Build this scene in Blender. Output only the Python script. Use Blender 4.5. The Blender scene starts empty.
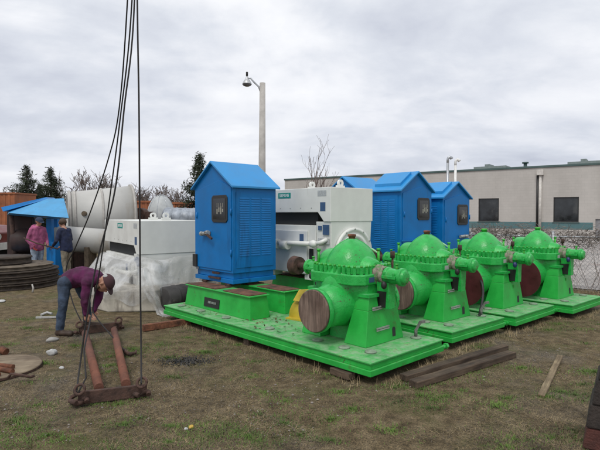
import bpy, bmesh, math, random
import numpy as np
from mathutils import Vector, Matrix, noise as mnoise
R = math.radians


def V3(x, y, z):
    return Vector((x, y, z))


PI = math.pi
rnd = random.Random(7)
scn = bpy.context.scene
C = scn.collection

# ------------------------------------------------------------------ camera, sky, sun, exposure
F_PX, CAM_H, HOR = 488.0, 1.65, 214.0
PITCH = math.atan((225 - HOR) / F_PX)
cam = bpy.data.cameras.new('camera')
cam.sensor_width = 36.0
cam.lens = 36.0 * F_PX / 600.0
cam.clip_end = 3000
cam_o = bpy.data.objects.new('camera', cam)
cam_o.location = (0, 0, CAM_H)
cam_o.rotation_euler = (PI / 2 - PITCH, 0, 0)
C.objects.link(cam_o)
scn.camera = cam_o

SUN_EL, SUN_AZ = 57, -160          # azimuth of the sun, degrees from +Y towards +X
wd = bpy.data.worlds.new('World')
scn.world = wd
wd.use_nodes = True
nt = wd.node_tree
nt.nodes.clear()


def nd(nt, t, **kw):
    n = nt.nodes.new(t)
    for k, v in kw.items():
        if k in n.inputs.keys():
            n.inputs[k].default_value = v
        else:
            setattr(n, k, v)
    return n


def ramp(nt, stops, fac=None, interp='LINEAR'):
    n = nt.nodes.new('ShaderNodeValToRGB')
    cr = n.color_ramp
    cr.interpolation = interp
    while len(cr.elements) < len(stops):
        cr.elements.new(0.5)
    for e, (p, c) in zip(cr.elements, stops):
        e.position = p
        e.color = (*c, 1) if len(c) == 3 else c
    if fac is not None:
        nt.links.new(fac, n.inputs['Fac'])
    return n


L = nt.links
sky = nd(nt, 'ShaderNodeTexSky', sky_type='NISHITA', sun_disc=False,
         sun_elevation=R(SUN_EL), sun_rotation=R(SUN_AZ))
tc = nd(nt, 'ShaderNodeTexCoord')
sep = nd(nt, 'ShaderNodeSeparateXYZ')
L.new(tc.outputs['Generated'], sep.inputs[0])
zc = nd(nt, 'ShaderNodeMath', operation='MAXIMUM')
L.new(sep.outputs['Z'], zc.inputs[0])
zc.inputs[1].default_value = 0.0
za = nd(nt, 'ShaderNodeMath', operation='ADD')
L.new(zc.outputs[0], za.inputs[0])
za.inputs[1].default_value = 0.30
dx = nd(nt, 'ShaderNodeMath', operation='DIVIDE')
dy = nd(nt, 'ShaderNodeMath', operation='DIVIDE')
L.new(sep.outputs['X'], dx.inputs[0]); L.new(za.outputs[0], dx.inputs[1])
L.new(sep.outputs['Y'], dy.inputs[0]); L.new(za.outputs[0], dy.inputs[1])
cmb = nd(nt, 'ShaderNodeCombineXYZ')
L.new(dx.outputs[0], cmb.inputs['X']); L.new(dy.outputs[0], cmb.inputs['Y'])
n1 = nd(nt, 'ShaderNodeTexNoise', Scale=1.0, Detail=8.0, Roughness=0.55, Distortion=0.5)
n2 = nd(nt, 'ShaderNodeTexNoise', Scale=4.2, Detail=6.0, Roughness=0.55, Distortion=0.2)
mp = nd(nt, 'ShaderNodeMapping')
mp.inputs['Location'].default_value = (3.7, 1.9, 0)
mp.inputs['Scale'].default_value = (0.9, 1.15, 1)
L.new(cmb.outputs[0], mp.inputs['Vector'])
L.new(mp.outputs[0], n1.inputs['Vector']); L.new(mp.outputs[0], n2.inputs['Vector'])
mx = nd(nt, 'ShaderNodeMix', data_type='FLOAT')
mx.inputs[0].default_value = 0.28
L.new(n1.outputs['Fac'], mx.inputs[2]); L.new(n2.outputs['Fac'], mx.inputs[3])
cr = ramp(nt, [(0.33, (5.2, 5.45, 6.2)), (0.45, (6.7, 6.95, 7.5)), (0.54, (8.2, 8.3, 8.6)), (0.66, (9.5, 9.5, 9.5))], mx.outputs[0])
mc = nd(nt, 'ShaderNodeMix', data_type='RGBA')
mc.inputs[0].default_value = 0.93
L.new(sky.outputs[0], mc.inputs[6]); L.new(cr.outputs['Color'], mc.inputs[7])
hz = ramp(nt, [(0.0, (0.86, 0.865, 0.90)), (0.14, (0.88, 0.885, 0.91)), (0.34, (1.0, 1.0, 1.0))], zc.outputs[0])
mh = nd(nt, 'ShaderNodeMix', data_type='RGBA', blend_type='MULTIPLY')
mh.inputs[0].default_value = 1.0
L.new(mc.outputs[2], mh.inputs[6]); L.new(hz.outputs['Color'], mh.inputs[7])
bg = nd(nt, 'ShaderNodeBackground', Strength=0.1)
L.new(mh.outputs[2], bg.inputs['Color'])
wo = nd(nt, 'ShaderNodeOutputWorld')
L.new(bg.outputs[0], wo.inputs['Surface'])

sl = bpy.data.lights.new('sun', 'SUN')
sl.energy = 1.4
sl.angle = R(18)
sl.color = (1.0, 0.965, 0.91)
so = bpy.data.objects.new('sun', sl)
sd = Vector((math.sin(R(SUN_AZ)) * math.cos(R(SUN_EL)), math.cos(R(SUN_AZ)) * math.cos(R(SUN_EL)), math.sin(R(SUN_EL))))
so.rotation_euler = sd.to_track_quat('Z', 'Y').to_euler()
so.location = (0, -5, 20)
C.objects.link(so)

vs = scn.view_settings
vs.view_transform = 'Standard'
vs.look = 'None'
vs.exposure = 0.25
vs.gamma = 1
vs.use_curve_mapping = False

# ------------------------------------------------------------------ pixel helpers (a point of the photo at a known depth or height)
_c, _s = math.cos(PITCH), math.sin(PITCH)


def ray(px, py):
    a = (px - 300) / F_PX
    b = (225 - py) / F_PX
    return Vector((a, _c + _s * b, b * _c - _s))


def G(px, py, z=0.0):
    d = ray(px, py)
    t = (z - CAM_H) / d.z
    return Vector((d.x * t, d.y * t, z))


def D(px, py, Y):
    d = ray(px, py)
    t = Y / d.y
    return Vector((d.x * t, Y, CAM_H + d.z * t))


# ------------------------------------------------------------------ materials
MATS = {}


def mat(name, col, rough=0.6, metal=0.0, var=0.12, scale=6.0, bump=0.0, bscale=60.0, spec=0.5,
        stain_glint=None, stain_glint_amt=0.0, stain_glint_scale=3.0, dust_sheen=None, dust_sheen_amt=0.0, coat=0.0, streak=False, chips=None, chip_lvl=0.66, chip_scale=38.0):
    if name in MATS:
        return MATS[name]
    m = bpy.data.materials.new(name)
    m.use_nodes = True
    t = m.node_tree
    b = t.nodes['Principled BSDF']
    co = nd(t, 'ShaderNodeTexCoord')
    nz = nd(t, 'ShaderNodeTexNoise', Scale=scale, Detail=6.0, Roughness=0.6)
    t.links.new(co.outputs['Object'], nz.inputs['Vector'])
    lo = tuple(max(0, c * (1 - var * 1.6)) for c in col)
    hi = tuple(min(1, c * (1 + var * 1.6)) for c in col)
    cr = ramp(t, [(0.3, lo), (0.7, hi)], nz.outputs['Fac'])
    out = cr.outputs['Color']
    if stain_glint:  # blotches: real stains, and on the glass painted reflections
        n2 = nd(t, 'ShaderNodeTexNoise', Scale=stain_glint_scale, Detail=8.0, Roughness=0.68)
        if streak:
            mpp = nd(t, 'ShaderNodeMapping')
            mpp.inputs['Scale'].default_value = (1, 1, 0.16)
            t.links.new(co.outputs['Object'], mpp.inputs['Vector'])
            t.links.new(mpp.outputs[0], n2.inputs['Vector'])
        else:
            t.links.new(co.outputs['Object'], n2.inputs['Vector'])
        p0 = 0.72 - 0.34 * stain_glint_amt
        r2 = ramp(t, [(p0, (0, 0, 0)), (min(1, p0 + 0.14), (1, 1, 1))], n2.outputs['Fac'])
        mm = nd(t, 'ShaderNodeMix', data_type='RGBA')
        t.links.new(r2.outputs['Color'], mm.inputs[0])
        t.links.new(out, mm.inputs[6])
        mm.inputs[7].default_value = (*stain_glint, 1)
        out = mm.outputs[2]
    if chips:
        n5 = nd(t, 'ShaderNodeTexNoise', Scale=chip_scale, Detail=3.0, Roughness=0.55)
        t.links.new(co.outputs['Object'], n5.inputs['Vector'])
        n6 = nd(t, 'ShaderNodeTexNoise', Scale=4.0, Detail=2.0)
        t.links.new(co.outputs['Object'], n6.inputs['Vector'])
        ad = nd(t, 'ShaderNodeMath', operation='MULTIPLY_ADD')
        t.links.new(n6.outputs['Fac'], ad.inputs[0]); ad.inputs[1].default_value = 0.5
        t.links.new(n5.outputs['Fac'], ad.inputs[2])
        r5 = ramp(t, [(chip_lvl + .20, (0, 0, 0)), (chip_lvl + .26, (1, 1, 1))], ad.outputs[0])
        mm = nd(t, 'ShaderNodeMix', data_type='RGBA')
        t.links.new(r5.outputs['Color'], mm.inputs[0])
        t.links.new(out, mm.inputs[6])
        mm.inputs[7].default_value = (*chips, 1)
        out = mm.outputs[2]
    if dust_sheen:  # upward faces: settled dust, and on castings a painted sky highlight
        ge = nd(t, 'ShaderNodeNewGeometry')
        sp = nd(t, 'ShaderNodeSeparateXYZ')
        t.links.new(ge.outputs['Normal'], sp.inputs[0])
        n3 = nd(t, 'ShaderNodeTexNoise', Scale=9.0, Detail=7.0, Roughness=0.7)
        t.links.new(co.outputs['Object'], n3.inputs['Vector'])
        r3 = ramp(t, [(0.38, (0, 0, 0)), (0.68, (1, 1, 1))], n3.outputs['Fac'])
        r4 = ramp(t, [(0.80, (0, 0, 0)), (0.98, (1, 1, 1))], sp.outputs['Z'])
        mu = nd(t, 'ShaderNodeMath', operation='MULTIPLY')
        t.links.new(r3.outputs['Color'], mu.inputs[0]); t.links.new(r4.outputs['Color'], mu.inputs[1])
        mu2 = nd(t, 'ShaderNodeMath', operation='MULTIPLY')
        t.links.new(mu.outputs[0], mu2.inputs[0]); mu2.inputs[1].default_value = dust_sheen_amt
        mm = nd(t, 'ShaderNodeMix', data_type='RGBA')
        t.links.new(mu2.outputs[0], mm.inputs[0])
        t.links.new(out, mm.inputs[6])
        mm.inputs[7].default_value = (*dust_sheen, 1)
        out = mm.outputs[2]
    t.links.new(out, b.inputs['Base Color'])
    rr = ramp(t, [(0.25, (max(0.05, rough - 0.12),) * 3), (0.75, (min(1, rough + 0.12),) * 3)], nz.outputs['Fac'])
    t.links.new(rr.outputs['Color'], b.inputs['Roughness'])
    b.inputs['Metallic'].default_value = metal
    b.inputs['Specular IOR Level'].default_value = spec
    b.inputs['Coat Weight'].default_value = coat
    if bump:
        n4 = nd(t, 'ShaderNodeTexNoise', Scale=bscale, Detail=4.0)
        t.links.new(co.outputs['Object'], n4.inputs['Vector'])
        bp = nd(t, 'ShaderNodeBump', Strength=bump, Distance=0.02)
        t.links.new(n4.outputs['Fac'], bp.inputs['Height'])
        t.links.new(bp.outputs[0], b.inputs['Normal'])
    MATS[name] = m
    return m


COVERM = mat('dull_cover', (0.20, 0.27, 0.19), 0.7, var=.2, scale=20)
SHIM = mat('brown_shim', (0.13, 0.060, 0.035), 0.9, var=.4, scale=9, bump=.3, stain_glint=(.05, .035, .025), stain_glint_amt=.6, stain_glint_scale=5)
LEVER = mat('dull_lever', (0.13, 0.13, 0.12), 0.6, var=.3, scale=20)
DUSTG = (0.40, 0.42, 0.33)
GREEN = mat('green_paint', (0.020, 0.385, 0.055), 0.42, chips=(.05, .10, .03), chip_lvl=.77, var=0.10, scale=5, dust_sheen=DUSTG, dust_sheen_amt=0.30, bump=0.05,
            stain_glint=(0.06, 0.20, 0.04), stain_glint_amt=0.38, stain_glint_scale=6)
GREENCAST = mat('green_cast_paint', (0.020, 0.385, 0.066), 0.38, chips=(.06, .085, .03), chip_lvl=.745, var=0.12, scale=9, bump=0.22, bscale=45, dust_sheen=(.26, .52, .36), dust_sheen_amt=0.45,  # minty tone on upper faces is a painted sky highlight
                stain_glint=(0.075, 0.22, 0.04), stain_glint_amt=0.42, stain_glint_scale=8)
GREENTOP = mat('green_dusty_deck', (0.050, 0.37, 0.080), 0.65, chips=(.11, .11, .05), chip_lvl=.73, var=0.2, scale=4, dust_sheen=(0.36, 0.42, 0.32), dust_sheen_amt=0.75, bump=0.05,
               stain_glint=(0.22, 0.25, 0.12), stain_glint_amt=0.35, stain_glint_scale=4)
GREENBOLT = mat('green_bolt_paint', (0.035, 0.38, 0.04), 0.5, var=0.25, scale=14, stain_glint=(0.26, 0.26, 0.06), stain_glint_amt=0.45, stain_glint_scale=16)
BLUE = mat('blue_paint', (0.002, 0.150, 0.43), 0.45, chips=(.02, .04, .08), chip_lvl=.80, var=0.09, scale=3, bump=0.06, bscale=7, spec=0.3, stain_glint=(0.006, 0.06, 0.17), stain_glint_amt=0.34, stain_glint_scale=2.5, streak=True)
BLUE_SKYLIT = mat('blue_paint_skylit', (0.02, 0.25, 0.57), 0.4, var=0.06, scale=4, stain_glint=(0.05, 0.16, 0.4), stain_glint_amt=0.12)  # the cabinet blue made lighter: sky light on the roof put into the colour
LBLUE = mat('light_blue_paint', (0.06, 0.29, 0.54), 0.45, var=0.10, scale=3, stain_glint=(0.03, 0.16, 0.36), stain_glint_amt=0.3)
WHITE = mat('white_motor_paint', (0.70, 0.71, 0.67), 0.4, var=0.04, scale=3, stain_glint=(0.45, 0.43, 0.37), stain_glint_amt=0.14, streak=True)
WHITEG = mat('grey_white_paint', (0.64, 0.66, 0.66), 0.45, var=0.05, scale=3)
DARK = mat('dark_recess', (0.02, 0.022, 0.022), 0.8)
BLACK = mat('black_shade', (0.015, 0.015, 0.015), 0.6)
RUST = mat('rust', (0.155, 0.060, 0.032), 0.85, var=0.4, scale=12, bump=0.3, stain_glint=(0.07, 0.03, 0.02), stain_glint_amt=0.5, stain_glint_scale=8)
RUSTD = mat('dark_rust', (0.065, 0.035, 0.026), 0.85, var=0.4, scale=14, bump=0.3)
RUSTPIPE = mat('rust_pipe', (0.150, 0.058, 0.036), 0.85, var=0.25, scale=3, bump=0.3, stain_glint=(0.085, 0.035, 0.022), stain_glint_amt=0.5, stain_glint_scale=14)
MAROON = mat('maroon_cover', (0.075, 0.014, 0.016), 0.6, var=0.2, scale=6)
YELLOW = mat('yellow_paint', (0.50, 0.37, 0.03), 0.6, var=0.12, scale=6, stain_glint=(0.25, 0.17, 0.04), stain_glint_amt=0.35, stain_glint_scale=7)
STEEL = mat('grey_steel', (0.36, 0.37, 0.35), 0.5, metal=0.4, var=0.2, scale=12)
PLATE = mat('pale_plate', (0.55, 0.58, 0.55), 0.45, metal=0.3, var=0.1)
GASKET = mat('rusty_grey', (0.24, 0.22, 0.17), 0.75, var=0.45, scale=22, bump=0.3, stain_glint=(0.05, 0.26, 0.05), stain_glint_amt=0.6, stain_glint_scale=20)
GLASS = mat('dark_glass', (0.022, 0.025, 0.028), 0.06, var=0.5, scale=1.2, stain_glint=(.06, .062, .06), stain_glint_amt=.5, stain_glint_scale=.9)  # paler blotches put faint reflections into the glass colour
TIMBER = mat('old_timber', (0.10, 0.075, 0.050), 0.9, var=0.35, scale=8, bump=0.4, bscale=30)
TAPE = mat('black_frame', (0.02, 0.02, 0.02), 0.5)
CABLE = mat('wire_rope', (0.018, 0.016, 0.016), 0.8, var=0.25, scale=60)
TANKM = mat('tank_grey', (0.46, 0.455, 0.43), 0.5, var=0.06, scale=1.2, stain_glint=(0.36, 0.31, 0.24), stain_glint_amt=0.32, stain_glint_scale=1.1, streak=True)
GALV = mat('galvanised', (0.42, 0.44, 0.46), 0.4, metal=0.6, var=0.1)
CONC = mat('pole_concrete', (0.42, 0.40, 0.37), 0.85, var=0.12, scale=3)
ORANGE = mat('orange_container', (0.30, 0.10, 0.04), 0.6, var=0.2, scale=2)
RED = mat('red_paint', (0.13, 0.016, 0.014), 0.4, var=0.15)
LABELG = mat('petrol_label', (0.0, 0.26, 0.22), 0.5, var=0.05)
LABELB = mat('blue_label', (0.05, 0.10, 0.20), 0.5)
LETTER = mat('letter_white', (0.85, 0.87, 0.86), 0.5, var=0.02)
SKIN = mat('skin', (0.42, 0.22, 0.15), 0.55, var=0.12, scale=14)
MAGENTA = mat('magenta_shirt', (0.078, 0.008, 0.050), 0.9, var=0.3, scale=7, bump=0.5, bscale=14)
PINK = mat('pink_hoodie', (0.33, 0.085, 0.18), 0.9, var=0.2, scale=7, bump=0.5, bscale=14)
NAVY = mat('navy_sweater', (0.012, 0.018, 0.05), 0.9, var=0.25, scale=7, bump=0.5, bscale=14)
JEANS = mat('blue_jeans', (0.036, 0.055, 0.09), 0.9, var=0.3, scale=9, bump=0.5, bscale=18)
PJEANS = mat('pale_jeans', (0.28, 0.34, 0.42), 0.9, var=0.2, scale=9, bump=0.5, bscale=18)
KHAKI = mat('khaki_trousers', (0.22, 0.19, 0.14), 0.9, var=0.2, scale=9, bump=0.5, bscale=18)
BOOT = mat('boot_leather', (0.05, 0.03, 0.02), 0.7, var=0.2)
HAIR = mat('brown_hair', (0.06, 0.035, 0.02), 0.7, var=0.3, scale=40)
CAPM = mat('dark_cap', (0.06, 0.025, 0.03), 0.85)
CAPB = mat('blue_cap', (0.02, 0.035, 0.07), 0.85)
EYE = mat('eye_dark', (0.02, 0.015, 0.01), 0.3)
GLOVE = mat('red_glove', (0.35, 0.05, 0.04), 0.85)
BARK = mat('bark', (0.11, 0.085, 0.07), 0.95, var=0.25, scale=6)
TWIG = mat('pale_twig', (0.16, 0.125, 0.11), 0.95, var=0.2, scale=4)
NEEDLE = mat('conifer_needles', (0.030, 0.040, 0.020), 0.9, var=0.55, scale=1.3)
VINE = mat('dry_vine', (0.20, 0.17, 0.15), 0.95, var=0.3, scale=5)
STRAW = mat('straw', (0.265, 0.205, 0.115), 0.95, var=0.45, scale=2.5)
STRAWD = mat('dead_stem', (0.10, 0.08, 0.055), 0.95, var=0.4, scale=2.5)
BLADE = mat('grass_blade', (0.085, 0.155, 0.022), 0.75, var=0.4, scale=1.5)
STONE = mat('gravel_stone', (0.20, 0.175, 0.155), 0.9, var=0.4, scale=3)


def wood_mat(name, a, b, scale=3.0, axis=0, rot=(0, 0, 0)):
    m = bpy.data.materials.new(name)
    m.use_nodes = True
    t = m.node_tree
    bs = t.nodes['Principled BSDF']
    co = nd(t, 'ShaderNodeTexCoord')
    mpn = nd(t, 'ShaderNodeMapping')
    sc = [16, 16, 16]
    sc[axis] = 1.2
    mpn.inputs['Scale'].default_value = sc
    mpn.vector_type = 'TEXTURE' if False else 'POINT'
    mpn.inputs['Rotation'].default_value = rot
    t.links.new(co.outputs['Object'], mpn.inputs['Vector'])
    nz = nd(t, 'ShaderNodeTexNoise', Scale=scale, Detail=7.0, Roughness=0.65, Distortion=0.6)
    t.links.new(mpn.outputs[0], nz.inputs['Vector'])
    cr = ramp(t, [(0.32, a), (0.66, b)], nz.outputs['Fac'])
    n2 = nd(t, 'ShaderNodeTexNoise', Scale=5.0, Detail=4.0)
    t.links.new(co.outputs['Object'], n2.inputs['Vector'])
    r2 = ramp(t, [(0.35, (0.55, 0.5, 0.48)), (0.65, (1, 1, 1))], n2.outputs['Fac'])
    mm = nd(t, 'ShaderNodeMix', data_type='RGBA', blend_type='MULTIPLY')
    mm.inputs[0].default_value = 1
    t.links.new(cr.outputs[0], mm.inputs[6]); t.links.new(r2.outputs[0], mm.inputs[7])
    t.links.new(mm.outputs[2], bs.inputs['Base Color'])
    bs.inputs['Roughness'].default_value = 0.85
    bp = nd(t, 'ShaderNodeBump', Strength=0.5, Distance=0.01)
    t.links.new(nz.outputs['Fac'], bp.inputs['Height'])
    t.links.new(bp.outputs[0], bs.inputs['Normal'])
    return m


WOODCOVER = wood_mat('wood_cover', (0.055, 0.036, 0.027), (0.29, 0.21, 0.165), 1.3, axis=2, rot=(R(38), 0, 0))
BEAM = wood_mat('dark_beam', (0.028, 0.020, 0.014), (0.135, 0.093, 0.060), 1.6, axis=0)
PLANK = wood_mat('pale_plank', (0.12, 0.09, 0.05), (0.32, 0.25, 0.15), 1.6, axis=0)
REELWOOD = wood_mat('reel_wood', (0.018, 0.014, 0.011), (0.085, 0.065, 0.048), 1.3, axis=0)
PLYWOOD = wood_mat('ply_disc', (0.15, 0.115, 0.075), (0.27, 0.215, 0.145), 0.8, axis=0)

# ------------------------------------------------------------------ mesh builder


class MB:
    def __init__(s):
        s.v, s.f, s.m, s.sm = [], [], [], []
        s.mi = 0

    def add(s, vs, fs, smooth=False):
        o = len(s.v)
        s.v += [tuple(x) for x in vs]
        for f in fs:
            s.f.append(tuple(i + o for i in f))
            s.m.append(s.mi)
            s.sm.append(smooth)
        return s

    def box(s, x0, x1, y0, y1, z0, z1):
        return s.hexa([(x0, y0, z0), (x1, y0, z0), (x1, y1, z0), (x0, y1, z0), (x0, y0, z1), (x1, y0, z1), (x1, y1, z1), (x0, y1, z1)])

    def hexa(s, p):
        return s.add(p, [(3, 2, 1, 0), (4, 5, 6, 7), (0, 1, 5, 4), (1, 2, 6, 5), (2, 3, 7, 6), (3, 0, 4, 7)])

    def frustum(s, x0, x1, y0, y1, z0, X0, X1, Y0, Y1, z1):
        return s.hexa([(x0, y0, z0), (x1, y0, z0), (x1, y1, z0), (x0, y1, z0), (X0, Y0, z1), (X1, Y0, z1), (X1, Y1, z1), (X0, Y1, z1)])

    def obox(s, p0, p1, w, h, up=(0, 0, 1)):
        p0, p1 = Vector(p0), Vector(p1)
        d = (p1 - p0).normalized()
        side = d.cross(Vector(up))
        side = side.normalized() if side.length > 1e-5 else Vector((1, 0, 0))
        u = side.cross(d).normalized()
        a, b = side * w / 2, u * h / 2
        return s.hexa([p0 - a - b, p0 + a - b, p1 + a - b, p1 - a - b, p0 - a + b, p0 + a + b, p1 + a + b, p1 - a + b])

    def tube(s, pts, rad, n=8, caps=True, smooth=True):
        pts = [Vector(p) for p in pts]
        if not hasattr(rad, '__len__'):
            rad = [rad] * len(pts)
        vs, fs = [], []
        t0 = (pts[1] - pts[0]).normalized()
        ref = Vector((0, 0, 1)) if abs(t0.z) < 0.9 else Vector((1, 0, 0))
        a = t0.cross(ref).normalized()
        for i, p in enumerate(pts):
            if i == 0:
                t = pts[1] - pts[0]
            elif i == len(pts) - 1:
                t = pts[-1] - pts[-2]
            else:
                t = (pts[i + 1] - p).normalized() + (p - pts[i - 1]).normalized()
            t = t.normalized() if t.length > 1e-9 else t0
            a = a - t * a.dot(t)
            a = a.normalized()
            b = t.cross(a)
            for k in range(n):
                an = 2 * PI * k / n
                vs.append(p + (a * math.cos(an) + b * math.sin(an)) * rad[i])
        for i in range(len(pts) - 1):
            for k in range(n):
                k2 = (k + 1) % n
                fs.append((i * n + k, i * n + k2, (i + 1) * n + k2, (i + 1) * n + k))
        s.add(vs, fs, smooth)
        if caps:
            m = len(pts) - 1
            o = len(s.v) - len(vs)
            s.f.append(tuple(o + k for k in range(n))[::-1]); s.m.append(s.mi); s.sm.append(False)
            s.f.append(tuple(o + m * n + k for k in range(n))); s.m.append(s.mi); s.sm.append(False)
        return s

    def cyl(s, p0, p1, r0, r1=None, n=24, smooth=True):
        return s.tube([p0, p1], [r0, r0 if r1 is None else r1], n, True, smooth)

    def lathe(s, prof, o, ax, n=28, smooth=True, caps=True):
        """prof: list of (distance along axis, radius)"""
        o, ax = Vector(o), Vector(ax).normalized()
        ref = Vector((0, 0, 1)) if abs(ax.z) < 0.9 else Vector((1, 0, 0))
        a = ax.cross(ref).normalized()
        b = ax.cross(a)
        vs, fs = [], []
        for (h, r) in prof:
            for k in range(n):
                an = 2 * PI * k / n
                vs.append(o + ax * h + (a * math.cos(an) + b * math.sin(an)) * max(r, 1e-4))
        for i in range(len(prof) - 1):
            for k in range(n):
                k2 = (k + 1) % n
                fs.append((i * n + k, i * n + k2, (i + 1) * n + k2, (i + 1) * n + k))
        s.add(vs, fs, smooth)
        if caps:
            off = len(s.v) - len(vs)
            m = len(prof) - 1
            s.f.append(tuple(off + k for k in range(n))[::-1]); s.m.append(s.mi); s.sm.append(False)
            s.f.append(tuple(off + m * n + k for k in range(n))); s.m.append(s.mi); s.sm.append(False)
        return s

    def prism(s, poly, d):
        """poly: list of 3-D points (planar), extruded by vector d"""
        d = Vector(d)
        n = len(poly)
        vs = [Vector(p) for p in poly] + [Vector(p) + d for p in poly]
        fs = [tuple(range(n))[::-1], tuple(range(n, 2 * n))]
        fs += [(i, (i + 1) % n, n + (i + 1) % n, n + i) for i in range(n)]
        return s.add(vs, fs)

    def ell(s, c, r, nu=20, nv=12, zmin=-1.0, power=1.0):
        vs, fs = [], []
        c = Vector(c)
        for j in range(nv + 1):
            t = zmin + (1 - zmin) * j / nv
            th = math.asin(max(-1, min(1, t)))
            for i in range(nu):
                an = 2 * PI * i / nu
                k = max(math.cos(th), 0.001) ** power
                vs.append(c + Vector((r[0] * k * math.cos(an), r[1] * k * math.sin(an), r[2] * math.sin(th))))
        for j in range(nv):
            for i in range(nu):
                i2 = (i + 1) % nu
                fs.append((j * nu + i, j * nu + i2, (j + 1) * nu + i2, (j + 1) * nu + i))
        return s.add(vs, fs, True)

    def build(s, name, mats, parent=None, bevel=0.0, auto=True, kind=None):
        me = bpy.data.meshes.new(name)
        me.from_pydata(s.v, [], s.f)
        for m in (mats if isinstance(mats, (list, tuple)) else [mats]):
            me.materials.append(m)
        me.polygons.foreach_set('material_index', s.m)
        me.polygons.foreach_set('use_smooth', s.sm)
        bm = bmesh.new()
        bm.from_mesh(me)
        bmesh.ops.recalc_face_normals(bm, faces=bm.faces)
        bm.to_mesh(me)
        bm.free()
        me.update()
        o = bpy.data.objects.new(name, me)
        C.objects.link(o)
        if parent is not None:
            o.parent = parent
        if bevel:
            md = o.modifiers.new('bevel', 'BEVEL')
            md.width = bevel
            md.segments = 2
            md.limit_method = 'ANGLE'
            md.angle_limit = R(40)
            md.harden_normals = False
        if kind:
            o['kind'] = kind
        return o


def tag(o, label=None, cat=None, group=None, kind=None):
    if label: o['label'] = label
    if cat: o['category'] = cat
    if group: o['group'] = group
    if kind: o['kind'] = kind
    return o


def thing(name, loc, rotz, label, cat, group=None):
    o = bpy.data.objects.new(name, None)
    o.empty_display_size = 0.2
    o.location = loc
    o.rotation_euler = (0, 0, R(rotz))
    C.objects.link(o)
    return tag(o, label, cat, group)


def lettering(txt, size, loc, rot, m, parent, name='lettering'):
    cu = bpy.data.curves.new(name, 'FONT')
    cu.body = txt
    cu.size = size
    cu.extrude = 0.001
    cu.align_x = 'CENTER'
    cu.align_y = 'CENTER'
    tmp = bpy.data.objects.new(name, cu)
    C.objects.link(tmp)
    me = bpy.data.meshes.new_from_object(tmp.evaluated_get(bpy.context.evaluated_depsgraph_get()))
    bpy.data.objects.remove(tmp)
    me.materials.clear()
    me.materials.append(m)
    o = bpy.data.objects.new(name, me)
    o.location = loc
    o.rotation_euler = rot
    C.objects.link(o)
    o.parent = parent
    return o


# ------------------------------------------------------------------ ground
def ground_mat():
    m = bpy.data.materials.new('yard_ground')
    m.use_nodes = True
    t = m.node_tree
    b = t.nodes['Principled BSDF']
    co = nd(t, 'ShaderNodeTexCoord')
    P = co.outputs['Object']

    def nz(sc, det=8, ro=0.65):
        n = nd(t, 'ShaderNodeTexNoise', Scale=sc, Detail=float(det), Roughness=ro)
        t.links.new(P, n.inputs['Vector'])
        return n.outputs['Fac']

    def mix(f, a, bb):
        mm = nd(t, 'ShaderNodeMix', data_type='RGBA')
        t.links.new(f, mm.inputs[0])
        for s_, x in ((6, a), (7, bb)):
            if isinstance(x, tuple):
                mm.inputs[s_].default_value = (*x, 1)
            else:
                t.links.new(x, mm.inputs[s_])
        return mm.outputs[2]
    base = ramp(t, [(0.30, (0.062, 0.048, 0.030)), (0.50, (0.148, 0.116, 0.072)), (0.72, (0.245, 0.200, 0.132))], nz(7)).outputs[0]
    fine = ramp(t, [(0.36, (0.34, 0.33, 0.32)), (0.50, (0.9, 0.88, 0.84)), (0.64, (1.7, 1.6, 1.4))], nz(80, 8, 0.75)).outputs[0]
    mm = nd(t, 'ShaderNodeMix', data_type='RGBA', blend_type='MULTIPLY')
    mm.inputs[0].default_value = 1
    t.links.new(base, mm.inputs[6]); t.links.new(fine, mm.inputs[7])
    out = mm.outputs[2]
    # grey gravelly areas
    vo = nd(t, 'ShaderNodeTexVoronoi', Scale=70.0)
    t.links.new(P, vo.inputs['Vector'])
    gc = ramp(t, [(0.0, (0.07, 0.065, 0.06)), (1.0, (0.24, 0.225, 0.21))], vo.outputs['Color']).outputs[0]
    gm = ramp(t, [(0.52, (0, 0, 0)), (0.68, (0.55, 0.55, 0.55))], nz(0.55, 6)).outputs[0]
    out = mix(gm, out, gc)
    # thin green growth
    gg = ramp(t, [(0.35, (0.045, 0.060, 0.016)), (0.7, (0.125, 0.150, 0.045))], nz(24)).outputs[0]
    m2 = ramp(t, [(0.50, (0, 0, 0)), (0.66, (0.6, 0.6, 0.6))], nz(1.05, 9, 0.7)).outputs[0]
    out = mix(m2, out, gg)
    t.links.new(out, b.inputs['Base Color'])
    b.inputs['Roughness'].default_value = 0.95
    b.inputs['Specular IOR Level'].default_value = 0.15
    bp = nd(t, 'ShaderNodeBump', Strength=0.9, Distance=0.025)
    t.links.new(nz(38, 8, 0.7), bp.inputs['Height'])
    t.links.new(bp.outputs[0], b.inputs['Normal'])
    return m


def gz(x, y):
    if y > 30 or abs(x) > 25 or y < -4:
        return 0.0
    rut = 0.0
    for off in (0.0, 1.55):
        q = (x * 0.62 + y * 0.785) - (3.05 + off) + .12 * math.sin(x * .8)
        rut -= .022 * math.exp(-(q / .11) ** 2) - .010 * math.exp(-((abs(q) - .2) / .07) ** 2)
    rut *= max(0, min(1, (4.45 - y) / .5)) if y < 4.5 else 0
    return rut + 0.016 * mnoise.noise(Vector((x * 1.3, y * 1.3, 0))) + 0.007 * mnoise.noise(Vector((x * 4.5, y * 4.5, 3)))


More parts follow.
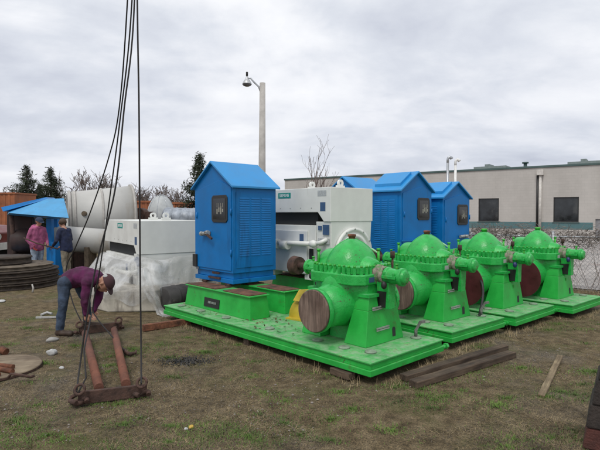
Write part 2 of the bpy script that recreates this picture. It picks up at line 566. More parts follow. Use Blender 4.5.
gx = np.concatenate([-np.geomspace(900, 9, 14), np.linspace(-8.5, 8.5, 171), np.geomspace(9, 900, 14)])
gy = np.concatenate([[-60, -20, -6], np.linspace(-2, 13, 151), np.geomspace(13.5, 1400, 20)])
gv = [(float(x), float(y), gz(float(x), float(y))) for y in gy for x in gx]
nx = len(gx)
gf = [(j * nx + i, j * nx + i + 1, (j + 1) * nx + i + 1, (j + 1) * nx + i) for j in range(len(gy) - 1) for i in range(nx - 1)]
gb = MB()
gb.add(gv, gf, True)
gb.build('ground', ground_mat(), kind='structure')


# ------------------------------------------------------------------ building behind
WALLM = None


def wall_mat():
    m = bpy.data.materials.new('beige_wall')
    m.use_nodes = True
    t = m.node_tree
    b = t.nodes['Principled BSDF']
    co = nd(t, 'ShaderNodeTexCoord')
    n = nd(t, 'ShaderNodeTexNoise', Scale=0.7, Detail=8.0, Roughness=0.6)
    mpn = nd(t, 'ShaderNodeMapping')
    mpn.inputs['Scale'].default_value = (1, 1, 0.35)
    t.links.new(co.outputs['Object'], mpn.inputs['Vector'])
    t.links.new(mpn.outputs[0], n.inputs['Vector'])
    br = nd(t, 'ShaderNodeTexBrick', Scale=1.0)
    br.inputs['Color1'].default_value = (1, 1, 1, 1)
    br.inputs['Color2'].default_value = (0.95, 0.95, 0.95, 1)
    br.inputs['Mortar'].default_value = (0.88, 0.88, 0.88, 1)
    br.inputs['Mortar Size'].default_value = 0.008
    br.inputs['Brick Width'].default_value = 0.4
    br.inputs['Row Height'].default_value = 0.2
    mp2 = nd(t, 'ShaderNodeMapping')
    mp2.inputs['Rotation'].default_value = (R(90), 0, 0)
    t.links.new(co.outputs['Object'], mp2.inputs['Vector'])
    t.links.new(mp2.outputs[0], br.inputs['Vector'])
    cr = ramp(t, [(0.3, (0.41, 0.385, 0.355)), (0.7, (0.50, 0.472, 0.44))], n.outputs['Fac'])
    mm = nd(t, 'ShaderNodeMix', data_type='RGBA', blend_type='MULTIPLY')
    mm.inputs[0].default_value = 1
    t.links.new(cr.outputs[0], mm.inputs[6]); t.links.new(br.outputs['Color'], mm.inputs[7])
    t.links.new(mm.outputs[2], b.inputs['Base Color'])
    b.inputs['Roughness'].default_value = 0.9
    return m


TEAL = mat('teal_band', (0.075, 0.16, 0.17), 0.6, var=0.08, scale=1)
TEALD = mat('dark_green_trim', (0.06, 0.10, 0.095), 0.6, var=0.08)
# front wall runs from A (right, beyond the frame) to B (left)
bA, bB = Vector((30.0, 27.35, 0)), Vector((-1.55, 49.6, 0))
bd = (bA - bB)
blen = bd.length
bang = math.degrees(math.atan2(bd.y, bd.x))
bld = thing('industrial_building', bB, bang, 'long low beige building with teal band and dark windows behind the fence', 'building')


def on_wall(px, py):
    """photo point -> (distance along wall, height)"""
    d = ray(px, py)
    n = Vector((-bd.y, bd.x, 0)).normalized()
    t = n.dot(bB) / n.dot(d)
    p = d * t
    return (p - bB).dot(bd.normalized()), CAM_H + p.z


BH = 5.05
wins = []
for (x0, x1) in ((478.5, 499), (553.5, 579)):
    s0, zt = on_wall(x0, 197.8)
    s1, _ = on_wall(x1, 197.5)
    wins.append((s0, s1))
wz0, wz1 = 1.07, 2.87
band0, band1 = 0.55, 1.05
bdepth = 22.0
w = MB()
xs = [0.0]
for a, b_ in wins:
    xs += [a, b_]
# a door near the right end of the frame
d0, dtop = on_wall(595.5, 219)
d1 = d0 + 1.1
xs += [d0, d1, blen]
ops = [(wins[0], wz0, wz1), (wins[1], wz0, wz1), ((d0, d1), 0.0, dtop)]
cur = 0.0
for (a, b_), z0, z1 in ops:
    w.box(cur, a, 0, 0.3, 0, BH)
    if z0 > 0:
        w.box(a, b_, 0, 0.3, 0, z0)
    w.box(a, b_, 0, 0.3, z1, BH)
    cur = b_
w.box(cur, blen, 0, 0.3, 0, BH)
w.box(0, 0.3, 0.3, bdepth, 0, BH)
w.box(blen - 0.3, blen, 0.3, bdepth, 0, BH)
w.box(0.3, blen - 0.3, bdepth - 0.3, bdepth, 0, BH)
w.build('wall', wall_mat(), bld)
w = MB()
w.box(-0.05, blen + 0.05, -0.08, bdepth + 0.05, BH + 0.003, BH + 0.16)
rf = w.build('roof', TEALD, bld, bevel=0.02)
w = MB()
for a, b_ in ((0, wins[0][0] - .003), (wins[0][1] + .003, wins[1][0] - .003), (wins[1][1] + .003, d0 - .15)):
    w.box(a, b_, -0.02, -0.001, band0, band1 + 0.0)
for a, b_ in wins:
    w.box(a - .003, b_ + .003, -0.02, -0.001, band0, wz0 - 0.05)
w.build('painted_band', TEAL, bld)
for (a, b_) in wins:
    w = MB()
    t_ = 0.07
    w.box(a, a + t_, 0.05, 0.2, wz0, wz1); w.box(b_ - t_, b_, 0.05, 0.2, wz0, wz1)
    w.box(a + t_, b_ - t_, 0.05, 0.2, wz0, wz0 + t_); w.box(a + t_, b_ - t_, 0.05, 0.2, wz1 - t_, wz1)
    f = w.build('window', TAPE, bld)
    w = MB(); w.box(a + t_, b_ - t_, 0.1, 0.12, wz0 + t_, wz1 - t_)
    w.build('pane', GLASS, f)
    w = MB(); w.box(a - 0.05, b_ + 0.05, -0.07, 0.045, wz0 - 0.05, wz0 - 0.003)
    w.build('sill', TEALD, f)
w = MB(); w.box(d0 + .003, d1 - .003, 0.1, 0.16, 0.02, dtop - .003)
w.build('door', mat('grey_door', (0.25, 0.25, 0.26), 0.6), bld)
sds, _ = on_wall(540.5, 190)
w = MB()
w.cyl((sds, -0.12, 0.1), (sds, -0.12, BH - 0.5), 0.10, n=12)
w.box(sds - 0.22, sds + 0.22, -0.32, -0.003, BH - 0.55, BH - 0.15)
w.build('downspout', mat('pale_spout', (0.55, 0.52, 0.48), 0.6), bld)
w = MB(); w.cyl((sds - .2, -0.08, 0.1), (sds - .2, -0.08, BH - 0.56), 0.07, n=10); w.build('conduit', TAPE, bld)
for px0, px1, py0, off in ((463, 497, 168.0, 3.0), (562, 603, 162.6, 3.0)):
    s0, _ = on_wall(px0, 170); s1, _ = on_wall(px1, 168)
    w = MB()
    w.box(s0 * 1.0, s1 * 1.0, off, off + 3, BH + 0.163, BH + 0.60)
    w.box(s0 + .35 * (s1 - s0), s0 + .5 * (s1 - s0), off, off + 1.5, BH + 0.60, BH + 0.78)
    w.build('rooftop_unit', mat('roof_unit_grey', (0.20, 0.24, 0.23), 0.6), rf)
s0, _ = on_wall(520, 168)
w = MB(); w.cyl((s0, 2, BH + .2), (s0, 2, BH + .55), .13, n=12); w.cyl((s0, 2, BH + .57), (s0, 2, BH + .68), .24, n=12)
w.build('roof_vent', TEALD, rf)

# two gooseneck posts in front of the building
for (px, pt, m_, nm, lb, lean) in ((447.8, 157.5, GALV, 'vent_pipe', 'grey galvanised vent pipe with hooked top left of the white one', 1),
                               (455.5, 160.0, mat('white_pipe', (0.72, 0.72, 0.70), 0.5), 'vent_pipe', 'white vent pipe with hooked top above the rearmost blue cabinet', 1)):
    Y = 27.0
    top = D(px, pt, Y)
    t = thing(nm, (top.x, Y, 0), 0, lb, 'vent pipe', 'vent pipes before the beige building')
    h = top.z
    w = MB()
    w.cyl((0, 0, 0), (0, 0, h - .3), 0.07, n=12)
    w.build('pipe', m_, t)
    w = MB()
    w.tube([(0, 0, h - .3), (0, 0, h - .1), (.03, 0, h - .02), (.10, 0, h + .02), (.18, 0, h - .01), (.22, 0, h - .08)], [0.07, .07, .075, .085, .09, .095], 12)
    w.build('gooseneck', m_, t)

# ------------------------------------------------------------------ street lamp
pb = D(261.5, 168, 20)
lamp = thing('street_lamp', (pb.x, 20, 0), 0, 'tall pale concrete lamp pole with a bell shaped lamp on a curved arm', 'street lamp')
ptop = D(262.5, 83, 20)
w = MB(); w.cyl((0, 0, 0), (ptop.x - pb.x, 0, ptop.z), 0.17, 0.115, n=16); w.build('pole', CONC, lamp)
tx, tz = ptop.x - pb.x, ptop.z
a1 = D(247, 79, 20)
ax = a1.x - pb.x
w = MB(); w.tube([(tx - .05, 0, tz - .45), (tx - .15, 0, tz - .15), (tx - .35, 0, tz + .04), (ax + .15, 0, a1.z + .03), (ax, 0, a1.z + .02)], 0.035, 8); w.build('arm', GALV, lamp)
w = MB(); w.lathe([(0, 0.035), (0.09, .06), (.13, .07), (.17, .12), (.30, .185), (.34, .195)], (ax, 0, a1.z + .12), (0, 0, -1), 20)
sh = w.build('lamp_shade', mat('lamp_grey', (0.50, 0.51, 0.52), 0.35, metal=.3), lamp)
w = MB(); w.lathe([(0, .18), (.04, .16), (.07, .09)], (ax, 0, a1.z + .12 - .343), (0, 0, -1), 16)
w.build('lens', mat('lamp_lens', (0.12, 0.12, 0.13), .2), sh)
w = MB(); w.cyl((ax, 0, a1.z + .12), (ax, 0, a1.z + .28), .045, n=10); w.build('photocell', DARK, lamp)

# ------------------------------------------------------------------ fence with slats and dry vines
f0, f1 = Vector((7.6, 9.25, 0)), Vector((1.0, 13.8, 0))
fd = f1 - f0
flen = fd.length
fence = thing('chain_link_fence', f0, math.degrees(math.atan2(fd.y, fd.x)), 'see-through chain link fence with dry stems behind the green pumps', 'fence')
FH = 1.16
sheetm = mat('weathered_sheet', (0.52, 0.49, 0.46), 0.9, var=0.22, scale=5, bump=0.5, bscale=22, stain_glint=(0.20, 0.14, 0.13), stain_glint_amt=0.5, stain_glint_scale=7)
w = MB()
sp = 0.085
i = -FH
while i < flen:
    a0, b0 = (i, 0.0), (i + FH, FH)
    for (p, q) in (((i, 0.02), (i + FH, FH)), ((i + FH, 0.02), (i, FH))):
        (xa, za), (xb, zb) = p, q
        if min(xa, xb) > 0 and max(xa, xb) < flen:
            w.tube([(xa, 0.012, za), (xb, 0.012, zb)], 0.0030, 3, False)
    i += sp
w.build('wire_mesh', GALV, fence)
for i in range(5):
    x = 0.75 + i * 1.75
    w = MB(); w.cyl((x, 0.05, 0), (x, 0.05, FH + .12), 0.03, n=10); w.build('post', GALV, fence)
w = MB(); w.cyl((0, 0.045, FH), (flen, 0.045, FH), 0.02, n=8); w.build('rail', GALV, fence)
# pale gravel lot beyond the fence
lot = MB()
fu = fd.normalized(); fnv = Vector((-fu.y, fu.x, 0))
if fnv.y < 0: fnv = -fnv
bu_ = bd.normalized(); bn_ = Vector((-bu_.y, bu_.x, 0))
if bn_.y > 0: bn_ = -bn_
la, lb_ = f0 - fu * 14 + fnv * .35, f1 + fu * 1 + fnv * .35
lot.add([la + V3(0, 0, .016), lb_ + V3(0, 0, .016), bB + bd * .12 + bn_ * .3 + V3(0, 0, .016), bA + bn_ * .3 + V3(0, 0, .016)], [(0, 1, 2, 3)])
lot.build('gravel_lot', mat('pale_gravel', (.31, .285, .265), .95, var=.28, scale=1.2, bump=.4, bscale=18, stain_glint=(.20, .15, .13), stain_glint_amt=.5, stain_glint_scale=.8), kind='structure')
# vines
vt = MB()
dirx = fd.normalized()
nrm = Vector((dirx.y, -dirx.x, 0))
if nrm.y > 0:
    nrm = -nrm
for q in range(1300):
    s_ = rnd.uniform(0.0, flen)
    hh = FH + rnd.gauss(0.02, 0.09) + 0.05 * math.sin(s_ * 2.2) + 0.04 * math.sin(s_ * 5.1 + 1)
    p = f0 + dirx * s_ + nrm * rnd.uniform(-.10, .14) + Vector((0, 0, hh))
    an = rnd.uniform(0, 2 * PI)
    pts = [p]
    d = Vector((math.cos(an) * dirx.x, math.cos(an) * dirx.y, 0)) + Vector((0, 0, rnd.uniform(-.5, .5))) + nrm * rnd.uniform(-.4, .4)
    for j in range(4):
        d = (d + Vector((rnd.gauss(0, .5), rnd.gauss(0, .4), rnd.gauss(-.05, .45)))).normalized()
        p = p + d * rnd.uniform(.05, .13)
        p.z = min(p.z, FH + .28)
        pts.append(p)
    vt.tube(pts, [.006, .005, .004, .003, .002], 3, False)
for q in range(1200):
    s_ = rnd.uniform(0.0, flen)
    p = f0 + dirx * s_ + nrm * rnd.uniform(-.08, .16) + Vector((0, 0, FH + rnd.gauss(0.02, .08)))
    a = Vector((rnd.gauss(0, 1), rnd.gauss(0, 1), rnd.gauss(0, 1))).normalized() * rnd.uniform(.015, .035)
    b = Vector((rnd.gauss(0, 1), rnd.gauss(0, 1), rnd.gauss(0, 1))).normalized() * rnd.uniform(.01, .025)
    vt.add([p - a, p + b, p + a, p - b], [(0, 1, 2, 3)])
for q in range(170):       # stems climbing the fence
    s_ = rnd.uniform(0.1, flen)
    p = f0 + dirx * s_ + nrm * .07
    pts = []
    sl_ = rnd.uniform(-.09, .09); hg = FH * rnd.uniform(.5, 1.1)
    for j in range(6):
        pts.append(p + dirx * (j * sl_ + rnd.gauss(0, .008)) + nrm * rnd.uniform(0, .02) + Vector((0, 0, j * hg / 5)))
    vt.tube(pts, rnd.choice((.003, .004, .006)), 3, False)
tag(vt.build('dry_vine', VINE), 'tangle of dry brown vines along the top of the chain link fence', 'vine')


# ------------------------------------------------------------------ pump skids
def pump_skid(o, ang, label, cover, idx):
    t = thing('pump_skid', (o[0], o[1], 0), ang, label, 'pump skid', 'green pump skids in a row')
    W, LN, zb, zt = 1.33, 4.12, 0.085, 0.22
    b = MB()
    b.box(0.0, W, 0.0, LN, zb, zb + .06)
    b.box(0.018, W - .018, 0.018, LN - .018, zb + .06, zt - .018)
    bp = b.build('base_frame', GREEN, t, bevel=0.006)
    b = MB()
    b.box(0.004, W - .004, 0.004, LN - .004, zt - .018, zt)
    b.build('deck_plate', GREENTOP, t, bevel=0.005)
    b = MB(); b.cyl((W - .06, 0.03, zb + .035), (W + .10, 0.03, zb + .035), .026, n=10); b.cyl((W + .07, .03, zb + .035), (W + .11, .03, zb + .035), .036, n=6, smooth=False)
    b.build('drain_pipe', GREEN, t)
    # grout hole covers
    for (x, y) in ((.23, .54), (.30, .24), (1.14, .25), (.24, .95), (.2, 1.75), (.17, 2.65), (.17, 3.29), (.17, 3.85), (1.2, 1.7)):
        b = MB(); b.lathe([(0, .062), (.012, .062), (.02, .05)], (x, y, zt + .001), (0, 0, 1), 18); b.build('hole_cover', COVERM, t)
    # levelling lever
    if idx in (0, 1):
        b = MB(); b.cyl((1.14, .25, zt + .02), (1.14, .25, zt + .10), .018, n=10); b.obox((1.14, .25, zt + .09), (1.16, .2, zt + .20), .035, .03); b.obox((1.155, .205, zt + .19), (1.20, .17, zt + .2), .03, .03)
        b.build('shaft_key', LEVER, t)
    # pedestals under the bearing housings
    for (y0, y1, Y0, Y1) in ((.37, .68, .41, .58), (1.05, 1.36, 1.15, 1.32)):
        b = MB()
        cx = .72
        x0, x1, X0, X1 = cx - .34, cx + .35, cx - .24, cx + .23
        zt2 = .74
        # tapering box with a notch at the top: left and right horns
        zn = .60
        f = (zn - zt) / (zt2 - zt)
        lerp = lambda a, b_, q: a + (b_ - a) * q
        xm0, xm1, ym0, ym1 = lerp(x0, X0, f), lerp(x1, X1, f), lerp(y0, Y0, f), lerp(y1, Y1, f)
        b.frustum(x0, x1, y0, y1, zt + .001, xm0, xm1, ym0, ym1, zn)
        b.frustum(xm0, cx - .075, ym0, ym1, zn, X0, cx - .10, Y0, Y1, zt2)
        b.frustum(cx + .075, xm1, ym0, ym1, zn, cx + .10, X1, Y0, Y1, zt2)
        pd = b.build('pedestal', GREEN, t, bevel=0.006)
        b = MB()
        b.box(X0 - .02, cx - .085, Y0 - .02, Y1 + .02, zt2 + .001, zt2 + .035); b.box(cx + .085, X1 + .02, Y0 - .02, Y1 + .02, zt2 + .001, zt2 + .035)
        b.build('cap_plate', GREENCAST, pd)
        if y0 < 1:
            # slot
            q = lambda z: y0 + (Y0 - y0) * (z - zt) / (zt2 - zt)
            b = MB()
            xs_ = cx + .17
            for (zc_, r_) in ((zt + .075, .03), (zt + .13, .03)):
                pass
            b.prism([(xs_ - .03, q(zt + .05) - .002, zt + .045), (xs_ + .03, q(zt + .05) - .002, zt + .045), (xs_ + .03, q(zt + .13) - .002, zt + .13), (xs_ + .015, q(zt + .15) - .002, zt + .15), (xs_ - .015, q(zt + .15) - .002, zt + .15), (xs_ - .03, q(zt + .13) - .002, zt + .13)], (0, .03, 0))
            b.build('slot', DARK, pd)
            if idx < 2:
                for (zc_, xa, xb) in ((zt + .385, cx - .20, cx - .02), (zt + .155, cx - .15, cx + .07)):
                    b = MB()
                    for dz in (0, .022):
                        b.obox((xa, q(zc_) - .012, zc_ + dz), (xb, q(zc_) - .012, zc_ + dz + .004), .012, .014)
                    b.build('name_tag', STEEL, pd)
            else:
                b = MB(); b.box(cx + .02, cx + .05, q(zt + .3) - .008, q(zt + .3) + .01, zt + .28, zt + .33)
                b.build('name_tag', GREENBOLT, pd)
    # lower casing with suction and discharge nozzles
    cx, cy, cz = .72, .86, .97
    b = MB()
    b.ell((cx, cy, .80), (.40, .34, .40), 28, 16)
    b.lathe([(-.40, .20), (-.30, .27), (-.1, .32), (.1, .32), (.30, .27), (.40, .20)], (cx, cy, .80), (0, 1, 0), 26)
    # nozzle to -x
    b.lathe([(0, .29), (.25, .27), (.40, .235), (.56, .215)], (cx, cy, .66), (-1, 0, -.115), 28)
    b.lathe([(0, .29), (.25, .27), (.40, .235), (.56, .215)], (cx, cy, .66), (1, 0, -.115), 28)
    b.frustum(cx - .2, cx + .2, cy - .17, cy + .17, zt, cx - .16, cx + .16, cy - .15, cy + .15, .55)
    lc = b.build('lower_casing', GREENCAST, t)
    R_ = .245 if cover == 'wood' else .27
    for sx in (-1, 1):
        b = MB()
        fx = cx + sx * .565
        b.lathe([(0, R_), (.055, R_), (.055, R_ - .015)], (fx, cy, .59), (sx, 0, 0), 36)
        fl = b.build('nozzle_flange', GREENCAST, t, bevel=.004)
        b = MB()
        if cover == 'wood':
            b.lathe([(0, R_ - .012), (.024, R_ - .012), (.026, R_ - .02)], (fx + sx * .056, cy, .59), (sx, 0, 0), 40)
            b.build('wooden_cover', WOODCOVER, fl)
        else:
            b.lathe([(0, R_ + .06), (.018, R_ + .06)], (fx + sx * .056, cy, .57), (sx, 0, 0), 40)
            b.build('blind_cover', MAROON, fl)
    # split flange ring : chamfered rectangle
    def ring_poly(a, b_, ch, z):
        return [(cx - a + ch, cy - b_, z), (cx + a - ch, cy - b_, z), (cx + a, cy - b_ + ch, z), (cx + a, cy + b_ - ch, z), (cx + a - ch, cy + b_, z), (cx - a + ch, cy + b_, z), (cx - a, cy + b_ - ch, z), (cx - a, cy - b_ + ch, z)]
    RA, RB = .37, .42
    b = MB(); b.prism(ring_poly(RA, RB, .11, .87), (0, 0, .115)); rg = b.build('casing_flange', GREENCAST, t, bevel=.012)
    b = MB(); b.prism(ring_poly(RA - .05, RB - .05, .10, .987), (0, 0, .085)); b.build('upper_flange', GREENCAST, t, bevel=.01)
    pl = ring_poly(RA - .036, RB - .036, .105, .985)
    for i in range(8):
        p, q = Vector(pl[i]), Vector(pl[(i + 1) % 8])
        n = max(1, round((q - p).length / .070))
        for j in range(n):
            c_ = p.lerp(q, (j + .5) / n)
            b = MB()
            b.cyl(c_, c_ + Vector((0, 0, .074)), .021, n=6, smooth=False)
            b.mi = 1
            b.cyl(c_ + Vector((0, 0, .074)), c_ + Vector((0, 0, .100)), .014, n=8)
            b.build('flange_bolt', [GREENCAST, GREENBOLT], rg)
    b = MB(); b.box(cx - .2, cx - .11, cy - RB - .0035, cy - RB - .0005, .90, .955); b.build('data_plate', LABELB if idx == 0 else PLATE, rg)
    # upper casing dome
    b = MB()
    prof = []
    nn = 14
    vs, fs = [], []
    nu = 32
    for j in range(nn + 1):
        z_ = j / nn
        k_ = (1 - z_ ** 1.75) ** 0.62 if j < nn else 0.10
        k_ = max(k_, .14)
        for i in range(nu):
            an = 2 * PI * i / nu
            ca, sa = math.cos(an), math.sin(an)
            pw = 2.5
            rr = (abs(ca) ** pw + abs(sa) ** pw) ** (-1 / pw)
            vs.append((cx + .305 * k_ * ca * rr, cy + .265 * k_ * sa * rr, 1.05 + .31 * z_))
    for j in range(nn):
        for i in range(nu):
            i2 = (i + 1) % nu
            fs.append((j * nu + i, j * nu + i2, (j + 1) * nu + i2, (j + 1) * nu + i))
    fs.append(tuple(nn * nu + i for i in range(nu)))
    b.add(vs, fs, True)
    # shoulders over the shaft ends
    b.lathe([(-.375, .11), (-.33, .14), (-.12, .20), (.10, .235), (.33, .235), (.36, .225), (.37, .20)], (cx, cy, 1.0), (0, 1, 0), 28)
    uc = b.build('upper_casing', GREENCAST, t)
    # seam rib over the dome
    b = MB()
    for an in (R(-40), R(140)):
        pts = []
        for j in range(nn + 1):
            z_ = j / nn
            k_ = max((1 - z_ ** 1.75) ** 0.62 if j < nn else .1, .14)
            rr = (abs(math.cos(an)) ** 2.5 + abs(math.sin(an)) ** 2.5) ** (-1 / 2.5)
            pts.append((cx + .303 * k_ * math.cos(an) * rr, cy + .263 * k_ * math.sin(an) * rr, 1.05 + .31 * z_))
        b.tube(pts, .009, 6)
    b.build('cast_rib', GREENCAST, t)
    b = MB(); b.lathe([(0, .04), (.03, .04), (.03, .05), (.055, .05), (.06, .03)], (cx, cy, 1.355), (0, 0, 1), 12)
    b.build('vent_plug', RUST if idx < 2 else GREENBOLT, t)
    for (x, y, h) in ((cx - .22, cy + .33, .16), (cx + .25, cy - .2, .17), (cx + .27, cy + .28, .15)):
        b = MB(); b.cyl((x, y, 1.05), (x, y, 1.05 + h), .016, n=8)
        b.cyl((x, y, 1.05 + h), (x, y, 1.075 + h), .024, n=8)
        b.build('jack_bolt', GREENBOLT, t)
    b = MB(); b.tube([(cx + .36, cy + .1, 1.06), (cx + .36, cy + .1, 1.2), (cx + .36, cy - .02, 1.22), (cx + .36, cy - .12, 1.17), (cx + .36, cy - .12, 1.06)], .013, 6)
    b.build('seal_water_pipe', mat('pale_green_pipe', (.25, .5, .27), .5), t)
    # bearing housings
    for sy in (-1, 1):
        b = MB()
        yb = cy + sy * .38
        b.lathe([(0, .115), (.04, .115), (.045, .085), (.07, .085), (.075, .10), (.13, .10)], (cx, yb, cz), (0, sy, 0), 22)
        hs = b.build('seal_gland', GASKET, t)
        b = MB()
        b.lathe([(-.02, .085), (.02, .085), (.03, .096), (.06, .096), (.07, .082), (.15, .084), (.20, .078), (.21, .098), (.245, .098), (.25, .075), (.275, .070), (.28, .04)], (cx, yb + sy * .105, cz), (0, sy, 0), 26)
        b.box(cx - .105, cx + .105, min(yb + sy * .13, yb + sy * .31), max(yb + sy * .13, yb + sy * .31), cz - .022, cz + .012)
        for dx_ in (-.09, .09):
            for dy_ in (.16, .28):
                b.cyl((cx + dx_, yb + sy * dy_, cz), (cx + dx_, yb + sy * dy_, cz + .05), .013, n=6)
        ya, yz = sorted((yb + sy * .04, yb + sy * .20))
        b.frustum(cx - .05, cx + .05, ya, yz, .61, cx - .07, cx + .07, ya, yz, .90)
        bh = b.build('bearing_housing', GREENCAST, t, bevel=.004)
        b = MB(); b.frustum(cx - .055, cx + .055, yb + sy * .10 - .05, yb + sy * .10 + .05, .62, cx - .07, cx + .07, yb + sy * .11 - .06, yb + sy * .11 + .06, .80); b.build('notch_shade', BLACK, bh)  # black filler added in the notch to stand for its shade
        b = MB(); b.cyl((cx, yb + sy * .26, cz + .075), (cx, yb + sy * .26, cz + .125), .014, n=8); b.cyl((cx, yb + sy * .26, cz + .125), (cx, yb + sy * .26, cz + .14), .022, n=8)
        b.build('grease_cap', GREENBOLT, bh)
        b = MB(); b.ell((cx - .12, yb + sy * .18, cz - .09), (.032, .032, .045), 12, 8); b.cyl((cx - .12, yb + sy * .18, cz - .09), (cx - .03, yb + sy * .14, cz - .06), .014, n=8)
        b.build('oil_cup', BLACK if idx < 2 else mat('blue_oiler', (.02, .03, .12), .3), bh)
    # coupling hub at the motor end
    b = MB()
    yb = cy + .38 + .47
    b.cyl((cx, yb - .12, cz), (cx, yb + .1, cz), .045, n=16)
    b.lathe([(.05, .115), (.16, .125), (.18, .11)], (cx, yb, cz), (0, 1, 0), 26)
    b.build('coupling_hub', RUSTD, t)
    # valve stem between the pumps
    b = MB()
    b.tube([(cx + .36, cy - .25, .93), (cx + .44, cy - .25, .95), (cx + .46, cy - .25, 1.02), (cx + .46, cy - .25, 1.16)], .012, 8)
    b.cyl((cx + .46, cy - .25, 1.12), (cx + .46, cy - .25, 1.2), .028, n=10)
    b.build('air_valve', RUSTD, t)
    # motor support rails
    for x0 in (.30, .92):
        b = MB()
        b.frustum(x0 - .0, x0 + .35, 2.28, 3.98, zt + .001, x0 + .03, x0 + .32, 2.32, 3.93, .522)
        b.box(x0, x0 + .35, 2.29, 3.96, .522, .540)
        rl = b.build('motor_rail', GREEN, t, bevel=.005)
        b = MB(); b.box(x0 + .02, x0 + .33, 2.33, 2.95, .5405, .552)
        b.build('shim_pad', SHIM, rl)
        b = MB(); b.box(x0 + .02, x0 + .33, 3.15, 3.93, .5405, .552); b.build('shim_pad', SHIM, rl)
        if x0 < .5 and idx == 0:
            b = MB()
            b.hexa([(x0 - .006, 3.02, .27), (x0 + .01, 3.02, .27), (x0 + .01, 3.42, .27), (x0 - .006, 3.42, .27), (x0 + .009, 3.02, .40), (x0 + .03, 3.02, .40), (x0 + .03, 3.42, .40), (x0 + .009, 3.42, .40)])
            npl = b.build('nameplate', BLACK, rl)
            b = MB()
            yy = 3.10
            for wd_ in (.04, .03, .045, .02, .05, .03):
                b.hexa([(x0 - .006, yy, .325), (x0 + .006, yy, .325), (x0 + .006, yy + wd_ - .012, .325), (x0 - .006, yy + wd_ - .012, .325), (x0 - .003, yy, .355), (x0 + .009, yy, .355), (x0 + .009, yy + wd_ - .012, .355), (x0 - .003, yy + wd_ - .012, .355)])
                yy += wd_
            b.build('plate_marks', mat('worn_letter', (.22, .24, .22), .6), npl)
    return t


SK = [((.675, 4.629), 43.2), ((1.838, 5.86), 41.0), ((3.008, 6.76), 41.5), ((4.266, 7.59), 41.0)]
pump_skid(*SK[0], 'nearest green pump skid, its blue cabinet perched on the far end rails', 'wood', 0)
pump_skid(*SK[1], 'green pump skid with wooden flange cover carrying the tall white motor', 'wood', 1)
pump_skid(*SK[2], 'third green pump skid from the front, with maroon flange cover', 'maroon', 2)
pump_skid(*SK[3], 'green pump skid with maroon flange cover farthest right beside the fence', 'maroon', 3)


class Fr:
    def __init__(s, k):
        s.o, s.a = SK[k]
        s.ca, s.sa = math.cos(R(s.a)), math.sin(R(s.a))

    def w(s, x, y, z=0.0):
        return Vector((s.o[0] + x * s.ca - y * s.sa, s.o[1] + x * s.sa + y * s.ca, z))


FR = [Fr(i) for i in range(4)]

# slack black hose from the third pump to the deck of the second skid
b = MB()
q0, q1, q2, q3 = FR[2].w(.08, .57, .66), FR[2].w(.02, .44, .50), FR[1].w(1.26, .36, .20), FR[1].w(1.08, .24, .246)
hp = [q0 * (1 - u) ** 3 + q1 * 3 * u * (1 - u) ** 2 + q2 * 3 * u * u * (1 - u) + q3 * u ** 3 for u in [i / 14 for i in range(15)]]
for p in hp:
    p.z = max(p.z, .243)
b.tube(hp, .018, 10)
tag(b.build('rubber_hose', BLACK), 'slack black hose hanging onto the deck of the second green skid', 'hose')

# timber blocks carrying the skids
for si in range(4):
    for (x, y) in ((.16, .42), (1.05, .42), (.16, 2.0), (1.05, 2.0), (.16, 3.6), (1.05, 3.6)):
        if si > 1 and y > 3: continue
        b = MB(); b.box(-.12, .12, -.055, .055, 0.0, .084)
        o = b.build('timber_block', BEAM, bevel=.008)
        o.location = FR[si].w(x - .02, y, -.003); o.rotation_euler = (0, 0, R(FR[si].a + rnd.uniform(-12, 12)))
        tag(o, 'short timber block propping up the %s green skid' % ('nearest', 'second', 'third', 'farthest')[si], 'timber block', 'timber blocks under the green skids')


